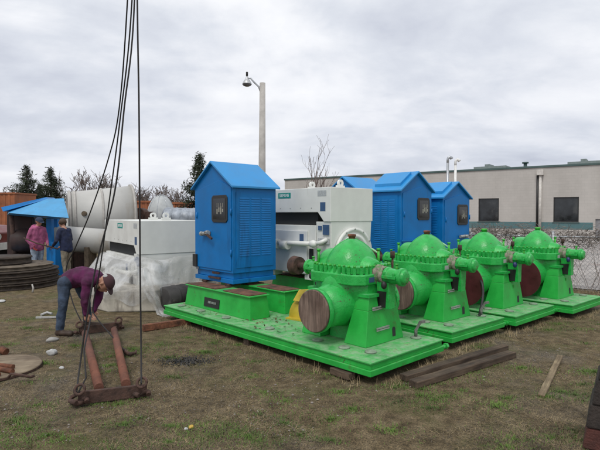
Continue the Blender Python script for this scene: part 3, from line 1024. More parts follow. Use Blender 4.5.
# ------------------------------------------------------------------ blue cabinets
def cabinet(loc, rz, W, Dp, H, AP, label, handle=True, front=False):
    """gable face towards local -y; louvred sides at +-x; origin at the middle of the base"""
    t = thing('control_cabinet', loc, rz, label, 'cabinet', 'blue gabled cabinets')
    w2, d2 = W / 2, Dp / 2
    b = MB()
    # body: pentagon prism
    b.prism([(-w2, -d2, .16), (w2, -d2, .16), (w2, -d2, H), (0, -d2, H + AP - .01), (-w2, -d2, H)], (0, Dp, 0))
    body = b.build('body', BLUE, t, bevel=.006)
    b = MB()
    b.box(-w2 + .03, w2 - .03, -d2 + .03, d2 - .03, .07, .158)
    b.box(-w2 + .0, w2 - .0, -d2 + .0, d2 - .0, 0.0, .068)
    b.build('plinth', BLUE, t, bevel=.005)
    # roof: two slabs
    ov = .05
    sl_ = AP / w2
    b = MB()
    for sx in (-1, 1):
        e = w2 + ov
        p = [(0, -d2 - ov, H + AP), (sx * e, -d2 - ov, H - ov * sl_), (sx * e, -d2 - ov, H - ov * sl_ + .028), (0, -d2 - ov, H + AP + .028)]
        b.prism(p, (0, Dp + 2 * ov, 0))
    b.build('roof', BLUE_SKYLIT, t)
    b = MB()
    # raised vent hood on the left slope
    x0, x1 = -w2 * .86, -w2 * .18
    zf = lambda x: H + AP + sl_ * x + .03
    b.prism([(x0, -d2 + .06, zf(x0)), (x1, -d2 + .06, zf(x1)), (x1, -d2 + .06, zf(x1) + .05), (x0, -d2 + .06, zf(x0) + .05)], (0, Dp - .12, 0))
    b.build('roof_vent', BLUE_SKYLIT, t)
    # louvred side panels
    for sx in (-1, 1):
        b = MB()
        xx = sx * (w2 + .002)
        b.box(min(xx, xx + sx * .008), max(xx, xx + sx * .008), -d2 + .06, d2 - .06, .24, H - .1)
        pn = b.build('side_panel', BLUE, t, bevel=.002)
        b = MB()
        nl = 25
        for i in range(nl):
            z = .42 + (H - .62) * i / (nl - 1)
            for (y0, y1) in ((-d2 + .12, -.14 * Dp), (-.10 * Dp, .10 * Dp), (.14 * Dp, d2 - .12)):
                xa = sx * (w2 + .010)
                b.prism([(xa, y0, z), (xa + sx * .006, y0, z - .002), (xa, y0, z + .022)], (0, y1 - y0, 0))
        b.build('louvres', BLUE, pn)
    # door
    b = MB()
    yf = -d2 - .002
    b.prism([(-w2 + .05, yf, .20), (w2 - .03, yf, .20), (w2 - .03, yf, H - .02), (w2 - .03 - .30 * W, yf, H + .25 * AP), (-w2 + .05, yf, H - .06)], (0, -.010, 0))
    dr = b.build('door', BLUE, t, bevel=.003)
    yd = yf - .010
    b = MB()
    wx0, wx1, wz0_, wz1_ = w2 - .50 * W, w2 - .10 * W, H - .56, H - .14
    b.prism([(wx0, yd, wz0_ + .04), (wx0 + .04, yd, wz0_), (wx1 - .04, yd, wz0_), (wx1, yd, wz0_ + .04), (wx1, yd, wz1_ - .04), (wx1 - .04, yd, wz1_), (wx0 + .04, yd, wz1_), (wx0, yd, wz1_ - .04)], (0, -.014, 0))
    fr = b.build('window', TAPE, dr, bevel=.004)
    b = MB(); b.box(wx0 + .05, wx1 - .05, yd - .017, yd - .0145, wz0_ + .05, wz1_ - .05); b.build('pane', GLASS, fr)
    b = MB()
    for i in range(4):
        x = wx0 + .15 + i * .05
        b.box(x, x + .028, yd - .0185, yd - .0172, wz0_ + .13 + .03 * (i % 2), wz0_ + .21 + .02 * (i % 3))
        b.box(x + .008, x + .018, yd - .0185, yd - .0172, wz0_ + .23, wz0_ + .30)
    b.build('gauges', mat('dull_gauge', (.30, .29, .24), .5), fr)
    b = MB()
    for z in (.42, H - .45):
        b.cyl((w2 - .02, yd - .006, z), (w2 - .02, yd - .006, z + .1), .011, n=8)
    b.cyl((-w2 + .09, yd - .006, H - .5), (-w2 + .09, yd - .006, H - .4), .011, n=8)
    b.build('hinge', BLUE, dr)
    if handle:
        hx, hz = -w2 + .36 * W, .745
        b = MB()
        b.cyl((hx - .08, yd - .05, hz), (hx + .06, yd - .05, hz + .012), .028, n=12)
        b.cyl((hx - .10, yd - .05, hz), (hx - .06, yd - .05, hz), .038, n=10)
        b.cyl((hx + .05, yd - .05, hz + .01), (hx + .11, yd - .05, hz + .015), .042, n=12)
        b.mi = 1
        b.cyl((hx + .08, yd + .01, hz + .012), (hx + .08, yd - .09, hz + .012), .028, n=12)
        b.obox((hx + .09, yd - .07, hz + .0), (hx + .24, yd - .07, hz - .07), .03, .03)
        b.build('valve_handle', [STEEL, RUSTD], dr)
        b = MB()
        b.box(-w2 - .015, -w2 + .10, yd - .03, yd, .20, .40)
        cb = b.build('cable_box', BLACK, t, bevel=.004)
        b = MB(); b.box(-w2 - .02, -w2 + .14, yd - .05, yd, .165, .195); b.build('ledge', STEEL, cb)
        b = MB(); b.box(.02, .2, yd - .02, yd + .0, .125, .155); b.box(-.1, .22, -d2 - .03, -d2 - .002, .05, .075)
        b.build('rusty_latch', RUSTD, t)
    else:
        hx, hz = w2 - .38 * W, .60
        b = MB(); b.cyl((hx - .06, yd - .04, hz), (hx + .12, yd - .04, hz), .03, n=10); b.cyl((hx + .15, yd + .0, hz), (hx + .15, yd - .1, hz), .035, n=10)
        b.build('valve_handle', STEEL, dr)
        if front:
            b = MB(); b.box(-w2 + .0, w2 - .02, yd - .02, yd - .001, .56, .59); b.build('door_edge', BLUE, dr)
    return t


z1 = .590
c1 = FR[0].w(.61 + .425, 3.11 + .535, z1)
cabinet(c1, SK[0][1] - 90, 1.07, .85, 1.49, .375, 'nearest blue gabled cabinet with latch handle, standing on the near skid')
c3 = FR[2].w(.50 + .49, 2.35 + .36, .59)
cabinet(c3, SK[2][1], .98, .72, 1.505, .33, 'blue gabled cabinet right of the white motor, louvred side facing left', False, True)
c4 = FR[3].w(.26 + .5, 2.5 + .36, .59)
cabinet(c4, SK[3][1], 1.0, .72, 1.395, .30, 'rearmost blue gabled cabinet, before the beige building', False)
c2 = FR[2].w(.62 + .40, 3.86, .59)
cabinet(c2, SK[2][1] - 90, 1.0, .85, 1.47, .335, 'blue gabled cabinet mostly hidden behind the white motor, roof showing', False)
for (fr_, lx, ly, zb_, lab) in ((FR[0], .61 + .425, 3.645, z1, 'nearest'), (FR[2], .99, 2.71, .59, 'second'), (FR[3], .76, 2.86, .59, 'rear'), (FR[2], 1.02, 3.86, .59, 'hidden')):
    for dx_ in ((-.33, .02) if lab == 'nearest' else (-.3, .3)):
        for dy_ in ((-.40, .40),)[0]:
            yy = ly + (dy_ if lab == 'nearest' else dy_ * .75)
            b = MB(); b.box(-.11, .11, -.06, .06, .553, zb_ - .002)
            o = b.build('packing_block', RUSTD, bevel=.006)
            p = fr_.w(min(max(lx + dx_, .42), 1.12), min(yy, 3.9), 0)
            o.location = p; o.rotation_euler = (0, 0, R(fr_.a))
            tag(o, {'nearest': 'dark rusty packing block under the nearest blue cabinet', 'second': 'dark packing block under the louvred blue cabinet', 'rear': 'dark packing block under the rearmost blue cabinet', 'hidden': 'dark packing block under the hidden blue cabinet'}[lab], 'packing block', 'packing blocks under the %s blue cabinet' % lab)


# ------------------------------------------------------------------ white motors
def motor(loc, rz, label, LN=1.75, W=1.02, hz0=1.03, hh=.545, bell=True, base=0.0):
    """front end towards local -y, left side -x; origin front left bottom corner"""
    t = thing('electric_motor', loc, rz, label, 'motor', 'white electric motors')
    ys = .30
    b = MB()
    top, low, lowf = hz0 + hh, hz0 + .15, hz0
    # hood: side profile (y,z) extruded along x
    poly = [(0, 0, lowf), (0, .16, lowf), (0, ys, low), (0, LN, low), (0, LN, top), (0, 0, top)]
    b.prism(poly, (W, 0, 0))
    b.build('hood', WHITE, t, bevel=.008)
    b = MB()
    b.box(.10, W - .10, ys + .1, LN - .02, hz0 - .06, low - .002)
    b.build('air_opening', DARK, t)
    b = MB()
    # lower body, front column below the hood, and side box
    b.frustum(.05, W - .05, .03, .34, base, .02, W - .02, .01, .36, lowf - .002)
    b.box(.02, W - .02, .365, LN - .02, base + .08, hz0 - .065)
    b.build('frame', WHITE, t, bevel=.008)
    b = MB(); b.box(-.02, .017, .55, LN - .05, base + .10, hz0 - .16); sd_ = b.build('side_cover', WHITEG, t, bevel=.006)
    b = MB(); b.box(-.006, .019, .42, .50, base + .22, base + .52); b.build('vent_slot', DARK, t)
    b = MB(); b.box(-.003, W + .003, LN * .98, LN * 1.0, base + .0, base + .078); b.box(0.0, W, .04, .4, base - .0, base + .0); 
    # feet
    for (x, y) in ((0.02, .42), (W - .2, .42), (.02, LN - .3), (W - .2, LN - .3)):
        f = MB(); f.box(x, x + .18, y, y + .22, base + .001, base + .078); f.build('foot', WHITE, t)
    # lifting lugs
    for (x, y) in ((W * .5, .28), (W * .5 , .98)):
        f = MB()
        f.box(x - .09, x + .09, y - .02, y + .02, top + .001, top + .05)
        ri = [(x, y, top + .085)]
        prof = []
        n = 20
        vs, fs = [], []
        for r_, yy in ((.062, -.018), (.062, .018), (.03, .018), (.03, -.018)):
            for k_ in range(n):
                an = 2 * PI * k_ / n
                vs.append((x + r_ * math.cos(an), y + yy, top + .088 + r_ * math.sin(an)))
        for q in range(4):
            for k_ in range(n):
                k2 = (k_ + 1) % n
                fs.append((q * n + k_, q * n + k2, ((q + 1) % 4) * n + k2, ((q + 1) % 4) * n + k_))
        f.add(vs, fs)
        f.build('lifting_lug', WHITE, t)
    # labels on the left side of the hood
    f = MB(); f.box(-.004, -.0005, .98, 1.32, top - .155, top - .06); lb = f.build('maker_label', LABELG, t)
    lettering('SIEMENS', .07, (-.0055, 1.15, top - .108), (R(90), 0, R(-90)), LETTER, lb)
    f = MB(); f.box(-.004, -.0005, .10, .30, top - .14, top - .05); f.build('data_plate', mat('grey_plate', (.40, .42, .42), .5, var=.15, scale=40), t)
    f = MB(); f.box(-.004, -.0005, .12, .24, lowf + .17, lowf + .31); f.build('warning_label', LABELB, t)
    f = MB(); f.box(.006, .017, .05, .19, hz0 - .21, hz0 - .05); f.build('data_plate', LABELB, t)
    f = MB(); f.box(.008, .019, .22, .30, hz0 - .14, hz0 - .07); f.build('warning_label', LABELB, t)
    f = MB(); f.box(.010, .022, .05, .30, hz0 - .36, hz0 - .27); f.build('data_plate', mat('grey_plate', (.40, .42, .42), .5), t)
    f = MB(); f.box(-.024, -.0205, .62, .72, hz0 - .33, hz0 - .21); f.build('warning_label', LABELB, sd_)
    # rivets
    f = MB()
    for i in range(5):
        y = .45 + i * .27
        f.cyl((-.006, y, low + .07), (.0, y, low + .07), .008, n=6)
    f.build('rivets', STEEL, t)
    # end bell with shaft
    if bell:
        f = MB()
        c_ = (W * .52, .012, base + .44)
        f.lathe([(0, .43), (.05, .43), (.05, .38), (.03, .37), (.03, .33), (.06, .32), (.06, .27), (.03, .26), (.09, .18), (.16, .15)], c_, (0, -1, 0), 44)
        eb = f.build('end_bell', WHITE, t)
        f = MB()
        for k_ in range(12):
            an = 2 * PI * k_ / 12
            f.cyl((c_[0] + .405 * math.cos(an), -.05, c_[2] + .405 * math.sin(an)), (c_[0] + .405 * math.cos(an), -.035, c_[2] + .405 * math.sin(an)), .014, n=6)
        f.build('bolt_ring', STEEL, eb)
        f = MB(); f.cyl((c_[0], -.1, c_[2]), (c_[0], -.34, c_[2]), .05, n=16); f.build('shaft', STEEL, t)
    # conduit run along the left side
    f = MB()
    zz = hz0 - .38
    f.cyl((-.08, .30, zz + .02), (-.08, 1.30, zz), .040, n=12)
    f.cyl((-.08, .95, zz - .03), (-.08, 1.12, zz - .03), .075, n=16)
    f.cyl((-.08, 1.22, zz - .02), (-.08, 1.42, zz - .02), .085, n=16)
    f.ell((-.08, .32, zz + .02), (.065, .085, .065), 14, 8)
    f.tube([(-.08, .3, zz + .02), (-.05, .16, zz + .05), (.02, .1, zz + .1)], .035, 10)
    f.build('conduit', WHITE, t)
    return t


# motor on the second skid
motor(FR[1].w(.16, 2.25, .556), SK[1][1], 'tall white motor standing on the second green skid beside the blue cabinet', LN=1.75, W=1.0, hz0=.972, hh=.55)
# motor at the left, wrapped in plastic
ML_Z = .0
mlp = D(139, 238, 8.65)
ML_ROT = 36
motor((mlp.x, mlp.y, ML_Z), ML_ROT, 'white motor on the ground by the bending man, its foot wrapped in plastic', LN=2.3, W=1.2, hz0=.925, hh=.605, bell=False)

# small white motors on the third and fourth skids, only their tops show behind the pumps
for k_, lb in ((2, 'small white motor on the third green skid, behind the pump'), (3, 'small white motor on the farthest green skid, behind the pump')):
    p = FR[k_].w(.72, 1.98, .22)
    t = thing('auxiliary_motor', p, SK[k_][1], lb, 'small motor', 'small white motors behind the pumps')
    b = MB(); b.lathe([(-.2, .20), (-.17, .26), (.17, .26), (.2, .20)], (0, 0, .50), (0, 1, 0), 28); b.build('body', WHITE, t)
    b = MB(); b.box(-.30, .30, -.15, .15, .70, .80); b.build('terminal_box', WHITE, t, bevel=.01)
    for sx in (-1, 1):
        b = MB(); b.box(sx * .17 - .06, sx * .17 + .06, -.13, .13, .001, .34); b.build('foot', WHITE, t)
    b = MB(); b.tube([(-.33, 0, .6), (-.36, 0, .82), (-.36, 0, .9), (-.30, 0, .94), (-.1, 0, .93), (-.06, 0, .87), (-.06, 0, .80)], .014, 8); b.build('conduit', WHITE, t)

# yellow coupling guard lying on the near skid
p = FR[0].w(1.02, 1.93, .221)
t = thing('coupling_guard', p, SK[0][1] + 8, 'yellow sheet metal coupling guard lying on the near green skid', 'guard')
b = MB()
n = 14
vs, fs = [], []
for (r_, y) in ((.20, -.16), (.20, .16), (.188, .16), (.188, -.16)):
    for i in range(n + 1):
        an = PI * i / n
        vs.append((r_ * math.cos(an), y, .02 + r_ * math.sin(an) * 1.05))
m_ = n + 1
for q in range(4):
    for i in range(n):
        q2 = (q + 1) % 4
        fs.append((q * m_ + i, q * m_ + i + 1, q2 * m_ + i + 1, q2 * m_ + i))
b.add(vs, fs, True)
b.box(-.27, -.19, -.16, .16, .0, .02); b.box(.19, .27, -.16, .16, 0, .02)
b.build('shell', YELLOW, t)
b = MB(); b.prism([(-.16, -.1, .24), (.16, -.14, .26), (.17, -.12, .36), (.0, -.08, .37)], (0, .22, .0)); b.build('end_flap', YELLOW, t)

# dead leaves and clods on the deck of the near skid
lf = MB()
for q in range(70):
    c_ = rnd.choice(((.25, 2.1), (.15, 1.7), (.4, 1.75), (.12, 3.1), (.2, 3.7), (.55, 2.2)))
    p = FR[0].w(max(.05, c_[0] + rnd.gauss(0, .1)), c_[1] + rnd.gauss(0, .16), .224)
    a = Vector((rnd.gauss(0, 1), rnd.gauss(0, 1), rnd.uniform(0, .8))).normalized() * rnd.uniform(.012, .035)
    b_ = Vector((rnd.gauss(0, 1), rnd.gauss(0, 1), rnd.uniform(0, .5))).normalized() * rnd.uniform(.01, .025)
    h_ = Vector((0, 0, abs(a.z) + abs(b_.z)))
    lf.add([p - a + h_, p + b_ + h_, p + a + h_, p - b_ + h_], [(0, 1, 2, 3)])
tag(lf.build('leaf_litter', mat('dead_leaf', (.11, .10, .045), .9, var=.4, scale=9)), 'dead leaves scattered on the near green deck', 'leaves', kind='stuff')

# ------------------------------------------------------------------ plastic sheet, base and drum round the left motor
basefoot = [G(82, 302), G(91, 308), G(108, 312.5), G(156, 311.5), Vector((-2.12, 8.95, 0)), Vector((-1.62, 9.55, 0)), Vector((-2.9, 11.4, 0)), Vector((-4.6, 10.6, 0))]
BZ = .36
b = MB()
bot = [(p.x, p.y, 0.0) for p in basefoot]
cen = sum((Vector(p) for p in bot), Vector()) / len(bot)
topv = [cen.lerp(Vector((p[0], p[1], 0)), .985) + Vector((0, 0, BZ)) for p in bot]
b.v = []
b.add(list(bot) + [tuple(p) for p in topv], [tuple(range(8))[::-1], tuple(range(8, 16))] + [(i, (i + 1) % 8, 8 + (i + 1) % 8, 8 + i) for i in range(8)])
hull = b.build('crate_base', mat('dirty_panel', (.42, .39, .33), .8, var=.2, scale=4, stain_glint=(.12, .10, .08), stain_glint_amt=.55, stain_glint_scale=3, streak=True), bevel=.02)
tag(hull, 'dirty beige faceted base around the foot of the plastic wrapped motor', 'base')


def plastic_mat():
    m = bpy.data.materials.new('plastic_sheet')
    m.use_nodes = True
    t = m.node_tree
    b = t.nodes['Principled BSDF']
    co = nd(t, 'ShaderNodeTexCoord')
    n = nd(t, 'ShaderNodeTexNoise', Scale=2.2, Detail=6.0, Roughness=0.6, Distortion=.6)
    t.links.new(co.outputs['Object'], n.inputs['Vector'])
    cr = ramp(t, [(0.33, (0.52, 0.51, 0.49)), (0.62, (0.62, 0.63, 0.63))], n.outputs['Fac'])
    t.links.new(cr.outputs[0], b.inputs['Base Color'])
    b.inputs['Roughness'].default_value = .34
    al = ramp(t, [(0.36, (0.16,) * 3), (0.64, (0.66,) * 3)], n.outputs['Fac'])
    t.links.new(al.outputs[0], b.inputs['Alpha'])
    n2 = nd(t, 'ShaderNodeTexNoise', Scale=7.0, Detail=5.0, Roughness=0.5, Distortion=1.0)
    t.links.new(co.outputs['Object'], n2.inputs['Vector'])
    bp = nd(t, 'ShaderNodeBump', Strength=.45, Distance=.05)
    t.links.new(n2.outputs['Fac'], bp.inputs['Height'])
    t.links.new(bp.outputs[0], b.inputs['Normal'])
    return m


PLASTIC = plastic_mat()
# drape: rings from the motor's waist down to the rim of the base
ca, sa = math.cos(R(ML_ROT)), math.sin(R(ML_ROT))


def mlw(x, y, z):
    return Vector((mlp.x + x * ca - y * sa, mlp.y + x * sa + y * ca, z))


waist = [mlw(-.03, -.03, 0), mlw(1.23, -.03, 0), mlw(1.23, 2.33, 0), mlw(-.03, 2.33, 0)]


def poly_at(poly, u):
    n = len(poly)
    ls = [(poly[(i + 1) % n] - poly[i]).length for i in range(n)]
    d = (u % 1) * sum(ls)
    for i in range(n):
        if d <= ls[i]:
            return poly[i].lerp(poly[(i + 1) % n], d / ls[i])
        d -= ls[i]
    return poly[0].copy()


def drape(name, label, rimpoly, ztop, zrim, NU=300, NV=40, low=0.0):
    wc = sum(waist, Vector()) / 4
    # match the start angles of both loops
    b = MB()
    vs, fs = [], []

    def by_angle(poly, an):
        d = Vector((math.cos(an), math.sin(an), 0))
        best = None
        n = len(poly)
        for i in range(n):
            p, q = poly[i] - wc, poly[(i + 1) % n] - wc
            e = q - p
            den = d.x * e.y - d.y * e.x
            if abs(den) < 1e-9: continue
            tt = (p.x * e.y - p.y * e.x) / den
            s_ = (p.x * d.y - p.y * d.x) / den
            if tt > 0 and -1e-6 <= s_ <= 1 + 1e-6:
                if best is None or tt > best: best = tt
        return wc + d * (best or .5)
    for j in range(NV + 1):
        v = j / NV
        for i in range(NU):
            an = 2 * PI * i / NU
            a_, r_ = by_angle(waist, an), by_angle(rimpoly, an)
            k_ = v ** .8
            p = a_.lerp(r_, min(1, v ** .8 / .92) * 1.035)
            fold = .55 - 1.7 * abs(mnoise.noise(Vector((math.cos(an) * 4.2, math.sin(an) * 4.2, v * 1.1))))
            fine = .35 - 1.4 * abs(mnoise.noise(Vector((math.cos(an) * 11 + v, math.sin(an) * 11, v * 2.2 + 9))))
            big = mnoise.noise(Vector((p.x * 2.3, p.y * 2.3, 4)))
            zt_ = ztop + .10 * big
            z = zt_ + (zrim - zt_) * min(1, v / .9) ** 1.2 + (.06 * fold + .035 * fine + .04 * big) * math.sin(PI * min(1, v * 1.02))
            z += low * max(0, v - .84) * 6.2 * (-.16 + .22 * big + .06 * fold)
            p = p + (p - wc).normalized() * (.05 * fold + .02 * fine) * (v > .05)
            vs.append((p.x, p.y, max(z, .02)))
    for j in range(NV):
        for i in range(NU):
            i2 = (i + 1) % NU
            fs.append((j * NU + i, j * NU + i2, (j + 1) * NU + i2, (j + 1) * NU + i))
    b.add(vs, fs, True)
    return b


rim = [Vector((p.x, p.y, 0)) for p in basefoot]
dp = drape('plastic_sheet', '', rim, .86, BZ + .03, low=1.0)
# loose tail hanging to the ground at the right
tail = [(144, 268, 8.1, .10), (146, 280, 8.05, .14), (150, 290, 8.0, .13), (155, 300, 7.98, .11), (160, 309, 8.0, .10), (165, 316, 7.9, .12), (167, 318.5, 7.75, .07)]
vs, fs = [], []
NT = 9
for j in range(31):
    f_ = j / 30 * (len(tail) - 1)
    i = min(int(f_), len(tail) - 2)
    u = f_ - i
    q = [tail[i][k_] + (tail[i + 1][k_] - tail[i][k_]) * u for k_ in range(4)]
    c_ = D(q[0], q[1], q[2])
    for k_ in range(NT):
        a = (k_ / (NT - 1) - .5) * 2
        nz_ = mnoise.noise(Vector((a * 2.2, j * .25, 2)))
        vs.append((c_.x + a * q[3] * .8, c_.y - .03 + .05 * nz_ - .03 * math.cos(a * 5), max(.015, c_.z + .02 * nz_)))
for j in range(30):
    for k_ in range(NT - 1):
        fs.append((j * NT + k_, j * NT + k_ + 1, (j + 1) * NT + k_ + 1, (j + 1) * NT + k_))
dp.add(vs, fs, True)
tag(dp.build('plastic_sheet', PLASTIC), 'crumpled translucent plastic sheet draped round the foot of the left motor', 'plastic sheet')

b = MB()
d0_, d1_ = Vector((-2.33, 8.30, 0)), Vector((-1.93, 8.85, 0))
dd_ = (d1_ - d0_).normalized()
b.lathe([(0, .17), (.02, .2), (.66, .2), (.68, .17)], (d0_.x, d0_.y, .205), (dd_.x, dd_.y, 0), 24)
for q in (.2, .4, .55):
    b.lathe([(q, .2), (q + .01, .208), (q + .03, .208), (q + .04, .2)], (d0_.x, d0_.y, .205), (dd_.x, dd_.y, 0), 24, caps=False)
tag(b.build('steel_drum', mat('black_drum', (.045, .043, .042), .8, var=.4, scale=5, stain_glint=(.14, .13, .12), stain_glint_amt=.4, stain_glint_scale=4)), 'black drum lying between the wrapped motor and the near green skid', 'drum')

# ------------------------------------------------------------------ yard clutter behind, left
# big grey tank on cradles
TY = 15.0
tank = thing('storage_tank', D(100, 268, TY + .6) * 1.0, 0, 'large pale grey cylindrical tank lying behind the plastic wrapped motor', 'tank')
tank.location.z = 0
pL, pR = D(67, 217, TY), D(132, 217, TY + .9)
o_ = Vector(tank.location)
axd = (pR - pL).normalized()
ln = (pR - pL).length
b = MB(); Rt = .76
Rr = lambda q: Rt + .26 * q
b.lathe([(.05, .1), (.04, Rt * .9), (0, Rt * .93), (0, Rt), (ln, Rr(1)), (ln + .01, Rr(1) * .93), (ln - .1, Rr(1) * .9), (ln - .1, .05)], pL - o_, axd, 48); b.build('shell', TANKM, tank)
for q in (.03, .10, .50, .97):
    b = MB(); b.lathe([(q * ln - .03, Rr(q) - .01), (q * ln - .03, Rr(q) + (.05 if q < .1 or q > .9 else .025)), (q * ln + .03, Rr(q) + (.05 if q < .1 or q > .9 else .025)), (q * ln + .03, Rr(q) - .01)], pL - o_, axd, 48, caps=False); b.build('hoop', mat('tank_hoop', (.40, .38, .35), .6, var=.15), tank)
b = MB(); pn = pL + axd * ln * .45 - o_ + Vector((0, -Rr(.45) * .99, .1)); b.cyl(pn, pn + Vector((0, -.08, .01)), .075, n=16); b.build('nozzle', TIMBER, tank)
for q in (.2, .8):
    c_ = pL + axd * ln * q - o_
    b = MB(); b.frustum(c_.x - .1, c_.x + .1, c_.y - .7, c_.y + .7, 0, c_.x - .08, c_.x + .08, c_.y - .6, c_.y + .6, c_.z - Rt * .80); b.build('cradle', RUSTD, tank)
# lower tank
p0, p1 = D(57, 238, 13.9), D(124, 243, 14.1)
t = thing('pressure_vessel', (p0.x, p0.y, 0), 0, 'smaller pale grey cylinder lying below the large tank behind the navy sweater', 'tank')
b = MB(); rr = .36; b.lathe([(-.16, .08), (-.14, rr * .6), (-.06, rr * .92), (0, rr), ((p1 - p0).length, rr)], (0, 0, p0.z), (p1 - p0), 36); b.build('shell', TANKM, t)
for q in (.25, .95):
    b = MB(); b.box(q - .06, q + .06, -.28, .28, 0, p0.z - .25); b.build('cradle', TIMBER, t)

# blue tapered chute on posts
ch = thing('steel_chute', (D(40, 250, 13.3).x, 13.3, 0), 0, 'light blue tapered steel chute left of the large grey tank', 'chute')
o_ = Vector(ch.location)
A = [D(9, 213.0, 12.9), D(69, 218, 12.8), D(64, 198.3, 13.7), D(47, 199, 13.6), D(10, 210.8, 13.2)]
b = MB(); b.prism([p - o_ for p in A], Vector((-.30, .42, -.05))); b.build('panel', LBLUE, ch, bevel=.01)
B_ = [D(1, 207.3, 13.0), D(46, 197.2, 13.75), D(48.5, 198.9, 13.62), D(3, 211.4, 12.95)]
b = MB(); b.prism([p - o_ for p in B_], Vector((.0, .45, .0))); b.build('side_plate', BLUE, ch)
for (px, py0, Y) in ((50, 219, 13.4), (56, 219, 13.8)):
    p = D(px, py0, Y) - o_
    b = MB(); b.box(p.x - .07, p.x + .07, p.y - .07, p.y + .07, 0, p.z); b.build('post', BLUE, ch)
b = MB(); p = D(55, 240, 13.0) - o_; b.frustum(p.x - .14, p.x + .1, p.y - .2, p.y + .3, 0.0, p.x - .08, p.x + .06, p.y - .1, p.y + .2, p.z - .05); b.build('foot_hopper', BLUE, ch)
p = D(10, 248, 13.0) - o_
b = MB(); b.box(p.x - .25, p.x + .35, p.y - .2, p.y + .3, .0, .55); b.build('skid_foot', LBLUE, ch)
b = MB(); b.cyl(D(11, 209, 13.3) - o_, Vector((D(11, 209, 13.3).x - o_.x, .2, 0)), .06, n=10); b.build('post', RUSTD, ch)

# dark machine below the chute
p = D(24, 250, 13.9)
t = thing('rusty_machine', (p.x, p.y, 0), 10, 'dark maroon machine with drum standing below the blue chute', 'machine')
DM = mat('dark_maroon', (.035, .018, .016), .7, var=.3, scale=5)
b = MB(); b.box(-.35, .30, -.25, .35, .15, 1.75); b.box(-.42, .36, -.3, .4, 0, .15); b.build('body', DM, t, bevel=.02)
b = MB(); b.lathe([(0, .3), (.06, .34), (.5, .34), (.55, .3)], (-.15, -.3, .9), (1, 0, 0), 24); b.build('drum', DM, t)
b = MB(); b.tube([(.33, -.2, .2), (.36, -.26, .9), (.33, -.2, 1.5), (.2, -.2, 1.7)], .05, 10); b.build('hose', BLACK, t)

# red truck at the edge
p = D(-6, 238, 16.0)
t = thing('red_truck', (p.x - .4, 16.2, 0), 0, 'red truck half cut off by the left edge behind the round stack', 'truck')
b = MB(); b.prism([(-4.4, -.9, .55), (.75, -.9, .55), (.8, -.9, 1.05), (.35, -.9, 1.25), (-.35, -.9, 1.3), (-.75, -.9, 1.95), (-2.2, -.9, 2.0), (-2.35, -.9, 1.3), (-4.4, -.9, 1.3)], (0, 1.8, 0)); b.build('body', RED, t, bevel=.04)
b = MB(); b.prism([(-.5, -.905, 1.38), (-.82, -.905, 1.85), (-2.1, -.905, 1.9), (-2.2, -.905, 1.38)], (0, -.01, 0)); b.build('window', GLASS, t)
b = MB(); b.box(.76, .9, -.92, .92, .5, .72); b.build('bumper', mat('pale_bumper', (.6, .6, .58), .4), t)
for x in (0.1, -3.4):
    for y in (-.86, .86):
        b = MB(); b.lathe([(-.12, .3), (-.1, .38), (.1, .38), (.12, .3)], (x, y, .38), (0, 1, 0), 24); wv = b.build('wheel', BLACK, t)
        b = MB(); b.lathe([(0, .2), (.03, .18)], (x, y + (-.121 if y < 0 else .121), .38), (0, -1 if y < 0 else 1, 0), 16); b.build('rim', STEEL, wv)
b = MB(); b.cyl((.8, -.6, .92), (.83, -.6, .92), .1, n=16); b.build('headlight', PLATE, t)


def container(p0, p1, z0, z1, dep, label, m=ORANGE):
    t = thing('shipping_container', (p0.x, p0.y, 0), 0, label, 'container', 'orange containers in the far yard')
    wdt = p1.x - p0.x
    b = MB()
    n = int(wdt / .14)
    poly = []
    for i in range(n):
        x = wdt * i / n
        o = .03 if i % 2 else 0
        poly += [(x, o, z0), (x + wdt / n * .8, o, z0)]
    poly += [(wdt, dep, z0), (0, dep, z0)]
    b.prism(poly, (0, 0, z1 - z0)); b.build('corrugated_wall', m, t)
    b = MB(); b.box(-.04, wdt + .04, -.04, dep + .04, z1 + .002, z1 + .1); b.build('top_frame', m, t)
    b = MB(); b.box(-.04, wdt + .04, -.04, dep + .04, z0 - .1, z0 - .002); b.build('bottom_frame', m, t)
    if z0 > .3:
        for x in (.1, wdt - .3):
            b = MB(); b.box(x, x + .2, .1, dep - .1, 0, z0 - .1); b.build('support', RUSTD, t)


container(D(-25, 200, 30), D(15, 200, 30), .12, D(0, 194, 30).z, 2.4, 'faded orange container at the left edge behind the red truck')
container(D(129, 205, 28), D(150, 205, 28), .12, D(140, 202.5, 28).z, 2.4, 'orange container seen between the large tank and the grey dome')
container(D(173, 205, 27), D(196, 205, 27), .12, D(180, 204.0, 27).z, 2.4, 'orange container behind the silver ribbed tank')

# grey dome hood and silver tank
p = D(161, 216, 17.5)
t = thing('dome_hood', (p.x, p.y, 0), 0, 'pale grey domed steel hood left of the silver ribbed tank', 'hood')
hz_ = D(161, 194.8, 17.5).z
b = MB(); b.ell((0, 0, 1.35), (.52, .52, hz_ - 1.35), 28, 12, zmin=0); b.cyl((0, 0, .2), (0, 0, 1.35), .52, n=28); b.build('shell', mat('hood_grey', (.42, .44, .44), .5, var=.08), t)
for k_ in range(8):
    an = 2 * PI * k_ / 8
    pts = [(.525 * math.cos(th) * math.cos(an), .525 * math.cos(th) * math.sin(an), 1.35 + (hz_ - 1.345) * math.sin(th)) for th in [i * PI / 2 / 8 for i in range(9)]]
    b = MB(); b.tube(pts, .012, 6); b.build('seam', GALV, t)
b = MB(); b.box(-.58, .58, -.58, .58, 0, .2); b.build('base', TIMBER, t)
p0, p1 = D(166, 214, 16.5), D(200, 215, 16.3)
t = thing('ribbed_tank', (p0.x, p0.y, 0), 0, 'silver ribbed cylinder lying behind the left white motor', 'tank')
b = MB()
